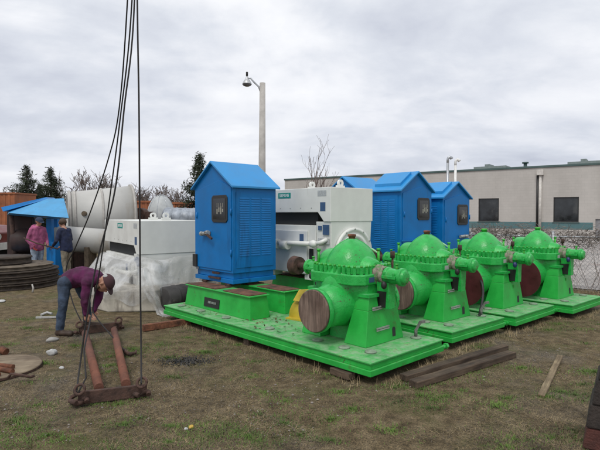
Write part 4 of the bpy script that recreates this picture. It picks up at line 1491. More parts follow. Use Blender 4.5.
prof = [(0, .05), (0, .36)]
l_ = (p1 - p0).length
for i in range(4):
    q = .05 + i * l_ / 4
    prof += [(q, .37), (q + .02, .385), (q + .04, .385), (q + .06, .37)]
prof += [(l_, .38), (l_, .05)]
b.lathe(prof, (0, 0, p0.z - .15), (p1 - p0), 36); b.build('shell', mat('silver_sheet', (.27, .30, .34), .45, metal=.1, var=.25, scale=5), t)
for q in (.25, .9):
    b = MB(); b.box(q - .07, q + .07, -.3, .3, 0, p0.z - .4); b.build('cradle', TIMBER, t)
p = D(144, 216, 16.0)
t = thing('dark_blower', (p.x, p.y, 0), 0, 'small dark machine between the large tank and grey dome', 'machine')
zt_ = D(144, 208, 16).z
b = MB(); b.box(-.24, .24, -.2, .25, .9, zt_ - .12); b.cyl((-.1, -.24, zt_ - .2), (-.1, .25, zt_ - .2), .2, n=20); b.build('housing', RUSTD, t, bevel=.02)
b = MB(); b.box(-.35, .35, -.3, .3, 0, .899); b.build('stand', RUSTD, t)

# ------------------------------------------------------------------ stack of round wooden discs
sc = Vector((-6.72, 11.25, 0))
levels = [(0, .13, 1.05, REELWOOD, 0, 'lowest dark wooden disc of the round stack, on the ground'), (.135, .13, 1.03, REELWOOD, .02, 'dark wooden disc second from the bottom of the round stack'),
          (.27, .13, 1.05, REELWOOD, -.01, 'dark wooden disc third from the bottom of the round stack'), (.405, .10, .96, mat('pale_reel', (.13, .105, .078), .9, var=.3, scale=6), -.04, 'paler disc second from the top of the round stack'),
          (.51, .17, .62, REELWOOD, -.16, 'smallest dark disc on top of the round stack')]
for (z, h, r_, m_, ox, lb) in levels:
    t = thing('wooden_disc', (sc.x + ox, sc.y, z), rnd.uniform(0, 90), lb, 'disc', 'round discs stacked by the pink hoodie')
    b = MB(); b.lathe([(0, r_ * .2), (0, r_ - .01), (h * .22, r_), (h * .28, r_ - .035), (h * .72, r_ - .035), (h * .78, r_), (h - .004, r_ - .008), (h - .004, r_ * .2)], (0, 0, 0), (0, 0, 1), 56, caps=True)
    b.build('disc', m_, t)
    b = MB()
    for k_ in range(10):
        an = 2 * PI * k_ / 10
        b.cyl((r_ * .75 * math.cos(an), r_ * .75 * math.sin(an), h - .004), (r_ * .75 * math.cos(an), r_ * .75 * math.sin(an), h - .0005), .03, n=8)
    b.build('bolt_heads', RUSTD, t)
b = MB()
bp_ = Vector((D(32, 286, 10.15).x, 10.17, 0))
b.tube([bp_ + Vector((0, 0, 0.01)), bp_ + Vector((.01, .01, .1)), bp_ + Vector((-.01, .0, .18))], [.022, .018, .015], 6)
tag(b.build('strap', mat('pale_strap', (.45, .43, .40), .8)), 'pale strap hanging down the front of the round stack', 'strap')

# ------------------------------------------------------------------ spreader frame on the ground with hooks
def pv(x, y, z): return Vector((x, y, z))


nl, nr = G(78, 398, .06), G(147, 390, .06)
fl_, fr2 = G(79, 330.5, .07), G(122, 325.5, .07)
sp_ = thing('spreader_frame', (-2.2, 5.6, 0), 0, 'rusty lifting frame of two pipes and end plates lying on the grass', 'lifting frame')
o_ = Vector(sp_.location)
for a_, b2, up in ((nl, nr, .11), (fl_, fr2, .11)):
    b = MB(); b.obox(a_ - o_, b2 - o_, .035, up); b.build('end_plate', RUSTD, sp_, bevel=.006)
for (a_, b2) in (((99, 388), (85, 333)), ((126, 384), (114, 330))):
    b = MB(); b.cyl(G(*a_, .10) - o_, G(*b2, .10) - o_, .042, n=16); b.build('pipe', RUSTPIPE, sp_)
for q in (nl.lerp(nr, .06), nl.lerp(nr, .95), fl_.lerp(fr2, .05), fl_.lerp(fr2, .95)):
    b = MB()
    c_ = q - o_ + Vector((0, -.02, .06))
    n = 14
    pts = [c_ + Vector((.042 * math.cos(2 * PI * i / n), -.03 + .025 * math.sin(2 * PI * i / n), .028 + .035 * math.sin(2 * PI * i / n))) for i in range(n + 1)]
    b.tube(pts, .013, 8); b.build('shackle', RUSTD, sp_)
    b = MB()
    c_ = q - o_ + Vector((.0, -.05, -.02))
    pts = [c_ + Vector((.06 * math.cos(a), .045 * math.sin(a), .0 + .015 * math.sin(a * 2))) for a in [i * .5 for i in range(10)]]
    b.tube(pts, .022, 8); b.build('chain_link', RUSTD, sp_)

# wire rope slings
TOP = pv(-1.62, 5.0, 6.4)


def sling(pts, label, r=.0085):
    b = MB()
    # smooth catmull through pts
    P_ = [Vector(p) for p in pts]
    out = []
    for i in range(len(P_) - 1):
        p0 = P_[max(0, i - 1)]; p1 = P_[i]; p2 = P_[i + 1]; p3 = P_[min(len(P_) - 1, i + 2)]
        for k_ in range(8):
            t_ = k_ / 8
            out.append(.5 * ((2 * p1) + (p2 - p0) * t_ + (2 * p0 - 5 * p1 + 4 * p2 - p3) * t_ ** 2 + (3 * p1 - p0 - 3 * p2 + p3) * t_ ** 3))
    out.append(P_[-1])
    b.tube(out, r, 8)
    o = b.build('wire_sling', CABLE)
    return tag(o, label, 'cable', 'wire slings hanging from above')


sling([TOP + pv(.03, -.2, 0), D(137.3, 0, 4.72), D(139, 110, 4.70), D(140, 250, 4.68), D(141, 340, 4.67), G(141.3, 384, .16)], 'rightmost wire sling, hanging plumb to the near right corner of the frame')
sling([TOP, D(134.5, 0, 4.9), D(124, 110, 4.8), D(115, 190, 4.72), D(97, 262, 4.66), D(88, 310, 4.6), D(80, 365, 4.52), G(76.5, 392, .13)], 'wire sling running down to the near left corner of the frame')
sling([TOP + pv(-.02, .1, 0), D(132, 0, 5.3), D(120, 120, 5.75), D(108, 210, 6.1), D(100, 268, 6.3), D(93, 306, 6.4), D(97, 318, 6.35), D(110, 334, 6.1), G(124, 350, .09)], 'wire sling held by the bending man, its hook lying on the grass')
sling([TOP + pv(-.04, .15, 0), D(127.5, 0, 5.4), D(119, 110, 6.0), D(108, 160, 6.5), D(90, 213, 7.0), D(76, 246, 7.25), D(66, 270, 7.35), D(72, 300, 7.2), D(80, 319, 6.95), fl_.lerp(fr2, .1) + pv(0, 0, .07)], 'outermost left wire sling passing behind the bending man')
b = MB()
hk = G(124, 350, .05)
b.tube([hk, hk + pv(.05, -.08, -.01), hk + pv(.11, -.1, -.02), hk + pv(.15, -.05, -.02), hk + pv(.14, .02, -.01)], [.022, .026, .024, .018, .01], 8)
tag(b.build('lifting_hook', RUSTD), 'steel hook lying on the grass at the end of a sling', 'hook')
b = MB()
b.tube([G(77, 394, .08), G(72, 397, .04), G(70, 401, .03), G(76, 404, .03), G(84, 402, .03)], .02, 8)
tag(b.build('lifting_hook', RUSTD), 'rusty hook at the near left corner of the lifting frame', 'hook')
# double hanging strand at the near left corner
b = MB()
b.tube([D(92, 312, 5.6), D(84, 350, 4.9), D(86, 378, 4.6), G(78, 393, .12)], .008, 6)
tag(b.build('wire_sling', CABLE), 'short slack strand beside the near left corner of the frame', 'cable', 'wire slings hanging from above')

# rusty beam beside the near skid
b = MB(); b.obox(G(143, 328, .05), G(190, 321, .05), .07, .09); tag(b.build('steel_beam', RUST, bevel=.005), 'rusty steel bar on the grass left of the near green skid', 'steel bar')

# ------------------------------------------------------------------ round plate with rusty links, bottom left
pc = G(-6, 371)
t = thing('round_plate', (pc.x, pc.y, 0.0), 20, 'pale round wooden plate lying on the grass at the left edge', 'round plate')
b = MB(); b.lathe([(0, .44), (.008, .45), (.03, .45), (.036, .44)], (0, 0, .012), (0, 0, 1), 48); b.build('plate', PLYWOOD, t)
b = MB(); b.lathe([(0, .452), (.022, .452)], (0, 0, .016), (0, 0, 1), 48, caps=False); b.build('rim', RUSTD, t)
b = MB()
q0 = G(-16, 366, .075)
for (dx_, dy_, l_, an) in ((0, 0, .42, -22), (.0, -.08, .36, -30), (.02, .06, .3, -14)):
    a_ = q0 + pv(dx_, dy_, 0)
    b.tube([a_, a_ + pv(math.cos(R(an)) * l_, math.sin(R(an)) * l_, -.005)], .026, 8)
tag(b.build('rusty_bars', RUST), 'bundle of rusty bars lying on the pale round plate', 'bars')
b = MB()
q0 = G(8, 378, .062)
b.tube([q0, q0 + pv(.03, .0, .04), q0 + pv(.12, .02, .02), q0 + pv(.2, .03, .0), q0 + pv(.22, .06, -.0)], .014, 8)
tag(b.build('bent_rod', RUSTD), 'bent dark rod lying on the front of the pale round plate', 'rod')
b = MB(); q0 = G(2, 350, .05); b.tube([q0 + pv(-.2, 0, 0), q0, q0 + pv(.06, -.02, -.02)], .045, 10); tag(b.build('rusty_pipe', RUST), 'short rusty pipe end on the grass behind the round plate', 'pipe')

# ------------------------------------------------------------------ loose timber, right
def beam(p0, p1, w, h, m, name, label, cat, group=None, roll=0):
    p0, p1 = Vector(p0), Vector(p1)
    l_ = (p1 - p0).length
    b = MB()
    n = 10
    vs, fs = [], []
    for i in range(n + 1):
        x = l_ * i / n
        j = lambda: rnd.uniform(-.0022, .0022)
        vs += [(x, -w / 2 + j(), j()), (x, w / 2 + j(), j()), (x, w / 2 + j(), h + j()), (x, -w / 2 + j(), h + j())]
    for i in range(n):
        for k_ in range(4):
            k2 = (k_ + 1) % 4
            fs.append((i * 4 + k_, i * 4 + k2, (i + 1) * 4 + k2, (i + 1) * 4 + k_))
    fs += [(0, 1, 2, 3), (n * 4, n * 4 + 1, n * 4 + 2, n * 4 + 3)]
    b.add(vs, fs)
    o = b.build(name, m, bevel=.008)
    o.location = p0
    d = p1 - p0
    o.rotation_euler = (0, 0, math.atan2(d.y, d.x))
    return tag(o, label, cat, group)


beam(G(413, 388, .0), G(512, 357, .0), .11, .07, BEAM, 'timber_beam', 'dark square timber on the grass, the nearer of two side by side', 'timber beam', 'dark timbers before the green skids')
beam(G(403, 381, .0), G(505, 349.5, .0), .10, .065, BEAM, 'timber_beam', 'dark square timber on the grass, nearer the green skid of the two', 'timber beam', 'dark timbers before the green skids')
beam(G(541, 398, .0), G(560, 357.5, .0), .06, .03, PLANK, 'plank', 'pale weathered plank lying alone on the grass', 'plank')
beam(G(333, 373, .0), G(352, 380, .0), .1, .07, BEAM, 'wood_scrap', 'wood scrap poking out below the near skid corner', 'wood scrap')

# dark block pile at the right edge
BLK = mat('dark_block', (.035, .027, .023), .9, var=.35, scale=9, bump=.5)
BLKR = mat('dark_red_block', (.075, .026, .020), .9, var=.35, scale=9, bump=.5)
bx, by = 2.02, 3.40
for i, (z0, z1_, m_, off, lb) in enumerate(((.0, .15, BLKR, .0, 'dark red block at the bottom of the pile, right edge'), (.153, .32, BLK, .02, 'dark brown block second from the bottom of the right edge pile'),
                                           (.323, .50, BLK, .055, 'dark brown block third from the bottom of the right edge pile'), (.503, .655, BLK, .09, 'dark brown block on top of the pile, right edge'))):
    b = MB(); b.frustum(off, .7, 0, .42, z0, off + .028, .7, 0.01, .42, z1_)
    o = b.build('masonry_block', m_, bevel=.012); o.location = (1.985, 3.40, 0); o.rotation_euler = (0, 0, R(-33))
    tag(o, lb, 'block', 'blocks piled at the right edge')

# ------------------------------------------------------------------ trash
def lump(c, r, m, name, label, cat, seed, fl=.6):
    rr_ = random.Random(seed)
    b = MB()
    b.ell((0, 0, 0), (r, r * .8, r * fl), 12, 8)
    b.v = [tuple(Vector(v) * (1 + .35 * mnoise.noise(Vector(v) / r * 1.4 + Vector((seed, 0, 0))))) for v in b.v]
    o = b.build(name, m)
    o.location = (c.x, c.y, r * fl * .7)
    o.rotation_euler = (0, 0, rr_.uniform(0, 6))
    return tag(o, label, cat)


PALE = mat('pale_rag', (.42, .42, .41), .8, var=.15, scale=20)
lump(G(52, 354.5), .065, PALE, 'paper_scrap', 'crumpled white scrap on the grass in front of the bending man', 'scrap', 3)
lump(G(52, 341.5), .075, mat('pale_stone', (.33, .32, .30), .9), 'pale_rock', 'pale grey stone on the grass at the bending man\'s boots', 'stone', 5, .45)
lump(G(191, 428), .022, mat('yellow_scrap', (.5, .33, .06), .7), 'yellow_scrap', 'small yellow scrap on the bare soil in the foreground', 'scrap', 8)
lump(G(186, 430), .018, PALE, 'paper_scrap', 'tiny white scrap beside the yellow scrap in the foreground', 'scrap', 9)
lump(G(62, 369), .03, PALE, 'pale_rock', 'small pale stone on the grass left of the rusty pipes', 'stone', 12)
b = MB(); b.obox(G(36, 317.5, .02), G(60, 317.0, .02), .03, .025); tag(b.build('white_stick', PALE), 'white stick lying on the grass left of the bending man', 'stick')
b = MB(); b.tube([G(41, 315, .02), G(47, 312.5, .04), G(52, 314, .02)], .022, 6); tag(b.build('paper_scrap', PALE), 'bent white strip behind the white stick on the grass', 'scrap')
lump(G(1, 302), .1, PALE, 'paper_scrap', 'flat white scrap at the left edge before the round stack', 'scrap', 15, .25)


# ------------------------------------------------------------------ people
def idx_v(me, idx, nv):
    """highest material index of the faces round each vertex (0 = bare skin)"""
    out = np.zeros(nv, dtype=np.int32)
    lv = np.empty(len(me.loops), dtype=np.int32)
    me.loops.foreach_get('vertex_index', lv)
    lt = np.empty(len(me.polygons), dtype=np.int32)
    me.polygons.foreach_get('loop_total', lt)
    np.maximum.at(out, lv, np.repeat(idx, lt))
    return out


def person_mesh(name, segs, mats, regions, voxel=.011):
    """segs: (p0, p1, r0, r1, region). A tapered capsule each; merged by remeshing into one skin, then coloured by nearest segment."""
    b = MB()
    for (p0, p1, r0, r1, rg) in segs:
        p0, p1 = Vector(p0), Vector(p1)
        b.tube([p0, p1], [r0, r1], 16)
        b.ell(p0, (r0, r0, r0), 16, 10)
        b.ell(p1, (r1, r1, r1), 16, 10)
    me = bpy.data.meshes.new(name)
    me.from_pydata(b.v, [], b.f)
    o = bpy.data.objects.new(name, me)
    C.objects.link(o)
    rm = o.modifiers.new('r', 'REMESH'); rm.mode = 'VOXEL'; rm.voxel_size = voxel
    smd = o.modifiers.new('s', 'SMOOTH'); smd.factor = .5; smd.iterations = 4
    dg = bpy.context.evaluated_depsgraph_get()
    ev = o.evaluated_get(dg)
    me2 = bpy.data.meshes.new_from_object(ev)
    o.modifiers.clear()
    o.data = me2
    me2.name = name
    me2.materials.clear()
    for m in mats: me2.materials.append(m)
    n = len(me2.polygons)
    cs = np.empty(n * 3, dtype=np.float64)
    me2.polygons.foreach_get('center', cs)
    cs = cs.reshape(-1, 3)
    best = np.full(n, 1e9)
    idx = np.zeros(n, dtype=np.int32)
    for (p0, p1, r0, r1, rg) in segs:
        p0, p1 = np.array(p0, float), np.array(p1, float)
        d = p1 - p0
        L2 = max(d @ d, 1e-12)
        t_ = np.clip(((cs - p0) @ d) / L2, 0, 1)
        dist = np.linalg.norm(cs - (p0 + t_[:, None] * d), axis=1) - (r0 + (r1 - r0) * t_)
        u = dist < best
        best[u] = dist[u]
        idx[u] = regions[rg]
    # wrinkles in the cloth
    nv = len(me2.vertices)
    co = np.empty(nv * 3); me2.vertices.foreach_get('co', co); co = co.reshape(-1, 3)
    no = np.empty(nv * 3); me2.vertices.foreach_get('normal', no); no = no.reshape(-1, 3)
    wr = np.array([mnoise.noise(Vector((x * 16, y * 16, z * 11))) for x, y, z in co])
    wr2 = np.array([mnoise.noise(Vector((x * 34, y * 34, z * 20))) for x, y, z in co])
    co = co + no * (wr * .012 - np.abs(wr2) * .0025)[:, None] * (idx_v(me2, idx, nv) > 0)[:, None]
    me2.vertices.foreach_set('co', co.ravel())
    me2.polygons.foreach_set('material_index', idx)
    me2.polygons.foreach_set('use_smooth', [True] * n)
    me2.update()
    return o


def hand_segs(wrist, direction, palm_n, side, rg='skin', curl=.5, s=1.0):
    """palm and five fingers; direction: along the hand, palm_n: way the fingers curl, side: thumb side"""
    d, n, sd_ = Vector(direction).normalized(), Vector(palm_n).normalized(), Vector(side).normalized()
    w_ = Vector(wrist)
    out = []
    k0 = w_ + d * .085 * s
    for q, off in enumerate((-.030, -.010, .010, .030)):
        base = k0 + sd_ * (-off) * s
        out.append((w_ + sd_ * (-off * .7) * s, base, .014 * s, .012 * s, rg))
        ln_ = (.075, .085, .08, .06)[q] * s
        d1 = (d * math.cos(curl * .6) + n * math.sin(curl * .6)).normalized()
        m1 = base + d1 * ln_ * .5
        d2 = (d * math.cos(curl * 1.7) + n * math.sin(curl * 1.7)).normalized()
        m2 = m1 + d2 * ln_ * .55
        out.append((base, m1, .0095 * s, .009 * s, rg))
        out.append((m1, m2, .009 * s, .0075 * s, rg))
    tb = w_ + d * .025 * s + sd_ * .03 * s
    t1 = tb + (d * .5 + sd_ * .7 + n * .3).normalized() * .045 * s
    out.append((w_, tb, .015 * s, .013 * s, rg)); out.append((tb, t1, .012 * s, .010 * s, rg))
    out.append((t1, t1 + (d * .8 + sd_ * .2 + n * .4).normalized() * .03 * s, .010 * s, .008 * s, rg))
    return out


def head_segs(c, fwd, up, s=1.0):
    c, f, u = Vector(c), Vector(fwd).normalized(), Vector(up).normalized()
    sd_ = f.cross(u).normalized()
    o = [(c + u * .035 * s - f * .02 * s, c + u * .03 * s + f * .02 * s, .088 * s, .082 * s, 'skin'),
         (c - u * .03 * s + f * .03 * s, c - u * .07 * s + f * .055 * s, .066 * s, .042 * s, 'skin'),
         (c + u * .02 * s + f * .095 * s, c - u * .018 * s + f * .115 * s, .010 * s, .016 * s, 'skin'),
         (c - u * .05 * s + f * .088 * s, c - u * .052 * s + f * .094 * s, .02 * s, .016 * s, 'skin')]
    for q in (-1, 1):
        o.append((c + sd_ * q * .083 * s + u * .015 * s, c + sd_ * q * .085 * s - u * .025 * s, .016 * s, .011 * s, 'skin'))
    return o


def eyes(c, fwd, up, parent, s=1.0):
    c, f, u = Vector(c), Vector(fwd).normalized(), Vector(up).normalized()
    sd_ = f.cross(u).normalized()
    for q in (-1, 1):
        b = MB(); b.ell(c + f * .097 * s + sd_ * q * .033 * s + u * .022 * s, (.010, .010, .010), 10, 6)
        o = b.build('eye', EYE, parent)


def cap_mesh(c, fwd, up, s=1.0, brim=True):
    c, f, u = Vector(c), Vector(fwd).normalized(), Vector(up).normalized()
    sd_ = f.cross(u).normalized()
    b = MB()
    b.ell((0, 0, 0), (.118 * s, .107 * s, .105 * s), 24, 8, zmin=0.05)
    M = Matrix((f, sd_, u)).transposed()
    b.v = [tuple(c + u * .035 * s + M @ Vector(v)) for v in b.v]
    if brim:
        b2 = MB()
        n = 12
        poly = [(.08, -.085, 0)] + [(.08 + .105 * math.sin(PI * i / n), -.085 * math.cos(PI * i / n), -.012 * math.sin(PI * i / n)) for i in range(n + 1)]
        b2.prism([tuple(c + u * .045 * s + M @ (Vector(p) * s)) for p in poly], u * .008)
        b.add(b2.v, b2.f)
    return b


# --- bending man
V = Vector
P = V((-3.17, 6.73, .745))
segs = []
hipN, hipF = V((-3.20, 6.62, .71)), V((-3.12, 6.84, .71))
knN, knF = V((-3.20, 6.56, .42)), V((-3.06, 6.95, .42))
anN, anF = V((-3.25, 6.57, .09)), V((-3.10, 7.07, .09))
for h_, k_, a_ in ((hipN, knN, anN), (hipF, knF, anF)):
    segs += [(h_, k_, .086, .064, 'legs'), (k_, a_ + V((0, 0, .02)), .064, .056, 'legs')]
    segs += [(a_, a_ + V((-.02, 0, -.04)), .052, .046, 'boots'), (a_ + V((-.03, 0, -.045)), a_ + V((.16, -.03, -.05)), .042, .040, 'boots')]
segs += [(hipN, hipF, .094, .094, 'legs'), (P + V((.0, 0, .0)), P + V((.06, 0, .015)), .132, .138, 'shirt')]
ch1, ch2, nk = V((-3.0, 6.72, .795)), V((-2.85, 6.70, .765)), V((-2.775, 6.69, .725))
segs += [(P + V((.05, 0, .02)), ch1, .138, .14, 'shirt')]
for off in (-.09, 0, .09):
    segs.append((ch1 + V((0, off * .6, 0)), ch2 + V((0, off, -.01)), .125, .115, 'shirt'))
shN, shF = V((-2.85, 6.53, .735)), V((-2.83, 6.88, .735))
elN, elF = V((-2.88, 6.50, .48)), V((-2.84, 6.86, .48))
wrN, wrF = V((-2.885, 6.56, .31)), V((-2.87, 6.78, .31))
segs += [(shN, shF, .085, .085, 'shirt')]
for s_, e_, w_ in ((shN, elN, wrN), (shF, elF, wrF)):
    segs += [(s_, e_, .074, .056, 'shirt'), (e_, w_, .054, .038, 'shirt')]
segs += [(ch2, nk, .07, .058, 'shirt'), (nk, V((-2.735, 6.68, .715)), .055, .052, 'skin')]
hc = V((-2.675, 6.66, .705))
hf, hu = V((.35, -.10, -.93)), V((.92, 0, .36))
segs += head_segs(hc, hf, hu)
segs += hand_segs(wrN, (.0, .1, -1), (.3, 1, 0), (1, 0, 0), curl=.8)
segs += hand_segs(wrF, (.0, -.1, -1), (.3, -1, 0), (1, 0, 0), curl=.8)
man = person_mesh('person', segs, [SKIN, MAGENTA, JEANS, BOOT], {'skin': 0, 'shirt': 1, 'legs': 2, 'boots': 3}, .010)
tag(man, 'person in magenta shirt, jeans and cap bending over the lifting frame', 'person')
cap_mesh(hc, hf, hu).build('cap', CAPM, man)
b = MB(); c_ = hc + hu.normalized() * .06 - hf.normalized() * .075
b.ell(c_ + V((.0, -.055, .0)), (.035, .03, .04), 12, 8); b.build('cap_patch', PALE, man)
eyes(hc, hf, hu, man)
b = MB(); b.tube([hc + hf.normalized() * .0 - V((.08, 0.085, .02)), hc - V((.05, .09, .06))], .03, 8); b.build('hair', HAIR, man)

# --- pink hoodie person, facing right
def standing(base, face, label, mats, prof, s=.94, cap=None, hair=None, armN=None, armF=None, lean=.04, headtilt=.35):
    """base: ground point, face: unit x,y heading. Arm targets are offsets (forward, side, height)."""
    f = V((face[0], face[1], 0)).normalized()
    u = V((0, 0, 1))
    sd_ = f.cross(u)           # to the person's right
    B0 = V(base)

    def q(fw, si, z): return B0 + f * fw * s + sd_ * si * s + u * z * s
    sg = []
    for si in (-1, 1):
        st = .05 * si
        sg += [(q(0, .09 * si, .86), q(.02 + st * .3, .105 * si, .50), .105 * s, .072 * s, 'legs'), (q(.02 + st * .3, .105 * si, .50), q(-.02 + st, .11 * si, .10), .070 * s, .058 * s, 'legs'),
               (q(-.02 + st, .11 * si, .08), q(-.03 + st, .11 * si, .05), .05 * s, .045 * s, 'boots'), (q(-.04 + st, .11 * si, .045), q(.14 + st, .13 * si, .04), .042 * s, .038 * s, 'boots')]
    sg += [(q(0, -.07, .86), q(0, .07, .86), .105 * s, .105 * s, 'legs')]
    hem = .86
    for si in (-.07, .07):
        sg += [(q(.0, si, hem), q(lean * .5, si * 1.1, 1.15), .128 * s, .125 * s, 'shirt'), (q(lean * .5, si * 1.1, 1.15), q(lean, si * 1.3, 1.38), .122 * s, .11 * s, 'shirt')]
    sg += [(q(lean, -.17, 1.40), q(lean, .17, 1.40), .078 * s, .078 * s, 'shirt'), (q(lean, 0, 1.42), q(lean + .03, 0, 1.52), .07 * s, .056 * s, 'skin')]
    if prof.get('hood'):
        sg += [(q(lean - .09, -.07, 1.47), q(lean - .09, .07, 1.47), .07 * s, .07 * s, 'shirt'), (q(lean + .05, -.08, 1.45), q(lean + .05, .08, 1.45), .045 * s, .045 * s, 'shirt')]
    hc_ = q(lean + .07, 0, 1.615)
    hfw = (f + u * -headtilt).normalized()
    hup = (u + f * headtilt).normalized()
    sg += head_segs(hc_, hfw, hup, s)
    for si, arm in ((1, armN), (-1, armF)):
        sh = q(lean, .185 * si, 1.39)
        (ef, es, ez), (wf, ws, wz) = arm
        el, wr = q(ef, es, ez), q(wf, ws, wz)
        sg += [(sh, el, .072 * s, .055 * s, 'shirt'), (el, wr, .053 * s, .040 * s, 'shirt')]
        d_ = (wr - el).normalized()
        sg += hand_segs(wr, d_, -sd_ * si, u, prof.get('hand', 'skin') if si == prof.get('glove_side', 0) else 'skin', .7, s)
    o = person_mesh('person', sg, mats, {'skin': 0, 'shirt': 1, 'legs': 2, 'boots': 3, 'glove': min(4, len(mats) - 1)}, .013)
    tag(o, label, 'person')
    if cap:
        cap_mesh(hc_, hfw, hup, s).build('cap', cap, o)
        b = MB(); b.ell(hc_ - hfw * .055 * s - hup * .005, (.07 * s, .08 * s, .075 * s), 14, 9); b.build('hair', HAIR, o)
    if hair:
        b = MB(); b.ell((0, 0, 0), (.112 * s, .104 * s, .105 * s), 20, 12, zmin=-.75)
        M = Matrix((hfw, hfw.cross(hup), hup)).transposed()
        b.v = [tuple(hc_ + hup * .028 * s - hfw * .028 * s + (M @ V(v)) * (1 + .08 * mnoise.noise(V(v) * 30))) for v in b.v]
        b.build('hair', hair, o)
    eyes(hc_, hfw, hup, o, s)
    return o


pk = D(37, 240, 12.75); pk.z = 0
nv = D(66.5, 240, 12.5); nv.z = 0
standing(pk, (.85, -.5), 'person in pink hoodie and pale jeans standing behind the round stack', [SKIN, PINK, PJEANS, BOOT, GLOVE], {'hood': True, 'hand': 'glove', 'glove_side': 1}, .895, cap=CAPB,
         armN=((-.02, .27, 1.1), (.16, .22, .90)), armF=((.02, -.27, 1.1), (.2, -.2, .95)), headtilt=.4)
standing(nv, (-.92, .25), 'person in navy sweater and khaki trousers reaching down beside the tank', [SKIN, NAVY, KHAKI, BOOT], {}, .875, hair=HAIR,
         armN=((.08, .28, 1.12), (.30, .20, .96)), armF=((.10, -.29, 1.1), (.32, -.2, .93)), headtilt=.45, lean=.07)
b = MB()
b.tube([D(24, 238, 12.45), D(36, 243, 12.35), D(58, 249, 12.3)], .018, 8)
tag(b.build('steel_rod', RUSTD), 'thin dark rod held between the pink hoodie and navy sweater', 'rod')


# ------------------------------------------------------------------ trees
def bare_tree(base, h, label, seed, spread=.5, group=None, depth=5, r0=None, m=TWIG, lean=0.0):
    rr_ = random.Random(seed)
    t = thing('bare_tree', base, 0, label, 'tree', group)
    tr, cr_ = MB(), MB()
    r0 = r0 or h * .032

    def grow(p, d, ln_, r, lev):
        n = 4
        pts, rad = [p], [r]
        for i in range(n):
            d = (d + V((rr_.gauss(0, .11), rr_.gauss(0, .11), rr_.gauss(.03, .06)))).normalized()
            p = p + d * ln_ / n
            pts.append(p); rad.append(max(.020 if base[1] > 35 else .008, r * (1 - .55 * (i + 1) / n)))
        (tr if lev == 0 else cr_).tube(pts, rad, 7 if lev < 2 else (4 if lev < 3 else 3), False)
        if lev >= depth: return
        kids = 3 if lev < 2 else rr_.choice((2, 3))
        if lev == 0: kids = 6
        for c in range(kids):
            i = rr_.randint(1, n) if lev else rr_.choice((2, 3, 4, 4))
            a = rr_.uniform(0, 2 * PI)
            side = V((math.cos(a), math.sin(a), 0))
            nd_ = (d + side * rr_.uniform(spread * .6, spread * 1.4) + V((0, 0, rr_.uniform(-.1, .35)))).normalized()
            grow(pts[i], nd_, ln_ * rr_.uniform(.55, .8), rad[i] * .72, lev + 1)
    grow(V((0, 0, 0)), V((lean, 0, 1)).normalized(), h * .42, r0, 0)
    tr.build('trunk', BARK, t)
    zmax = max(v[2] for v in cr_.v)
    o = cr_.build('crown', m, t)
    t.scale = (h / zmax,) * 3
    return t


def conifer(base, h, rad, label, seed, group=None):
    rr_ = random.Random(seed)
    t = thing('conifer_tree', base, 0, label, 'tree', group)
    b = MB(); b.tube([(0, 0, 0), (0, 0, h * .5), (0, 0, h)], [h * .022, h * .014, .01], 8); b.build('trunk', BARK, t)
    b = MB()
    nb = 240
    for i in range(nb):
        f_ = (i + rr_.random()) / nb
        z = h * (.08 + .91 * f_)
        prof = (1 - f_) ** .95 * (.45 + .6 * rr_.random()) * (1.35 if rr_.random() < .15 else 1)
        l_ = rad * prof + .05
        a = rr_.uniform(0, 2 * PI)
        dr = V((math.cos(a), math.sin(a), rr_.uniform(-.15, .45))).normalized()
        p0 = V((0, 0, z)); p1 = p0 + dr * l_
        b.tube([p0, p1], [.02, .006], 3, False)
        nt_ = max(10, int(85 * l_ / max(rad, .3)))
        for k_ in range(nt_):
            u = .2 + .8 * rr_.random()
            c_ = p0.lerp(p1, u) + V((rr_.gauss(0, .08), rr_.gauss(0, .08), rr_.gauss(0, .07))) * (h / 4)
            s_ = rr_.uniform(.04, .10) * h / 4
            aa = V((rr_.gauss(0, 1), rr_.gauss(0, 1), rr_.gauss(0, 1))).normalized() * s_ * 1.5
            bb = V((rr_.gauss(0, 1), rr_.gauss(0, 1), rr_.gauss(0, 1))).normalized() * s_ * .55
            b.add([c_ - aa, c_ + bb, c_ + aa], [(0, 1, 2)])
    b.build('crown', NEEDLE, t)
    return t


def gp(px, Y):
    v = D(px, 200, Y); v.z = 0
    return v


conifer(gp(27, 34), D(27, 166, 34).z, 2.6, 'dark ragged evergreen at the far left, taller of the left pair', 1, 'evergreens beyond the yard')
conifer(gp(51, 36), D(51, 168, 36).z, 2.4, 'dark ragged evergreen just above the left end of the tank', 2, 'evergreens beyond the yard')
conifer(gp(40, 39), D(40, 184, 39).z, 1.7, 'low dark evergreen between the two tall evergreens at left', 3, 'evergreens beyond the yard')
conifer(gp(199.5, 25), D(201, 154, 25).z, 1.8, 'dark slim evergreen directly behind the nearest blue cabinet', 4, 'evergreens beyond the yard')
btl = [(72, 48, 172, 'bare tree right of the evergreens, partly above the tank'), (86, 50, 165, 'tallest bare tree above the large grey tank'), (97, 52, 170, 'bare tree behind the crossing wire slings'),
       (110, 55, 176, 'bare tree above the right half of the tank'), (142, 55, 184, 'low bare tree above the orange container'), (172, 58, 186, 'low bare tree left of the slim evergreen'),
       (10, 60, 186, 'low bare tree at the far left edge'), (124, 60, 181, 'faint bare tree behind the right end of the tank'), (184, 60, 189, 'small bare tree beside the slim evergreen')]
for i, (px, Y, py, lb) in enumerate(btl):
    bare_tree(gp(px, Y), D(px, py, Y).z, lb, 20 + i, .62, 'bare trees beyond the yard')
bare_tree(gp(299, 30), D(314, 131, 30).z, 'lone bare tree leaning right above the white motor', 55, .42, 'bare trees beyond the yard', depth=4, lean=.2)

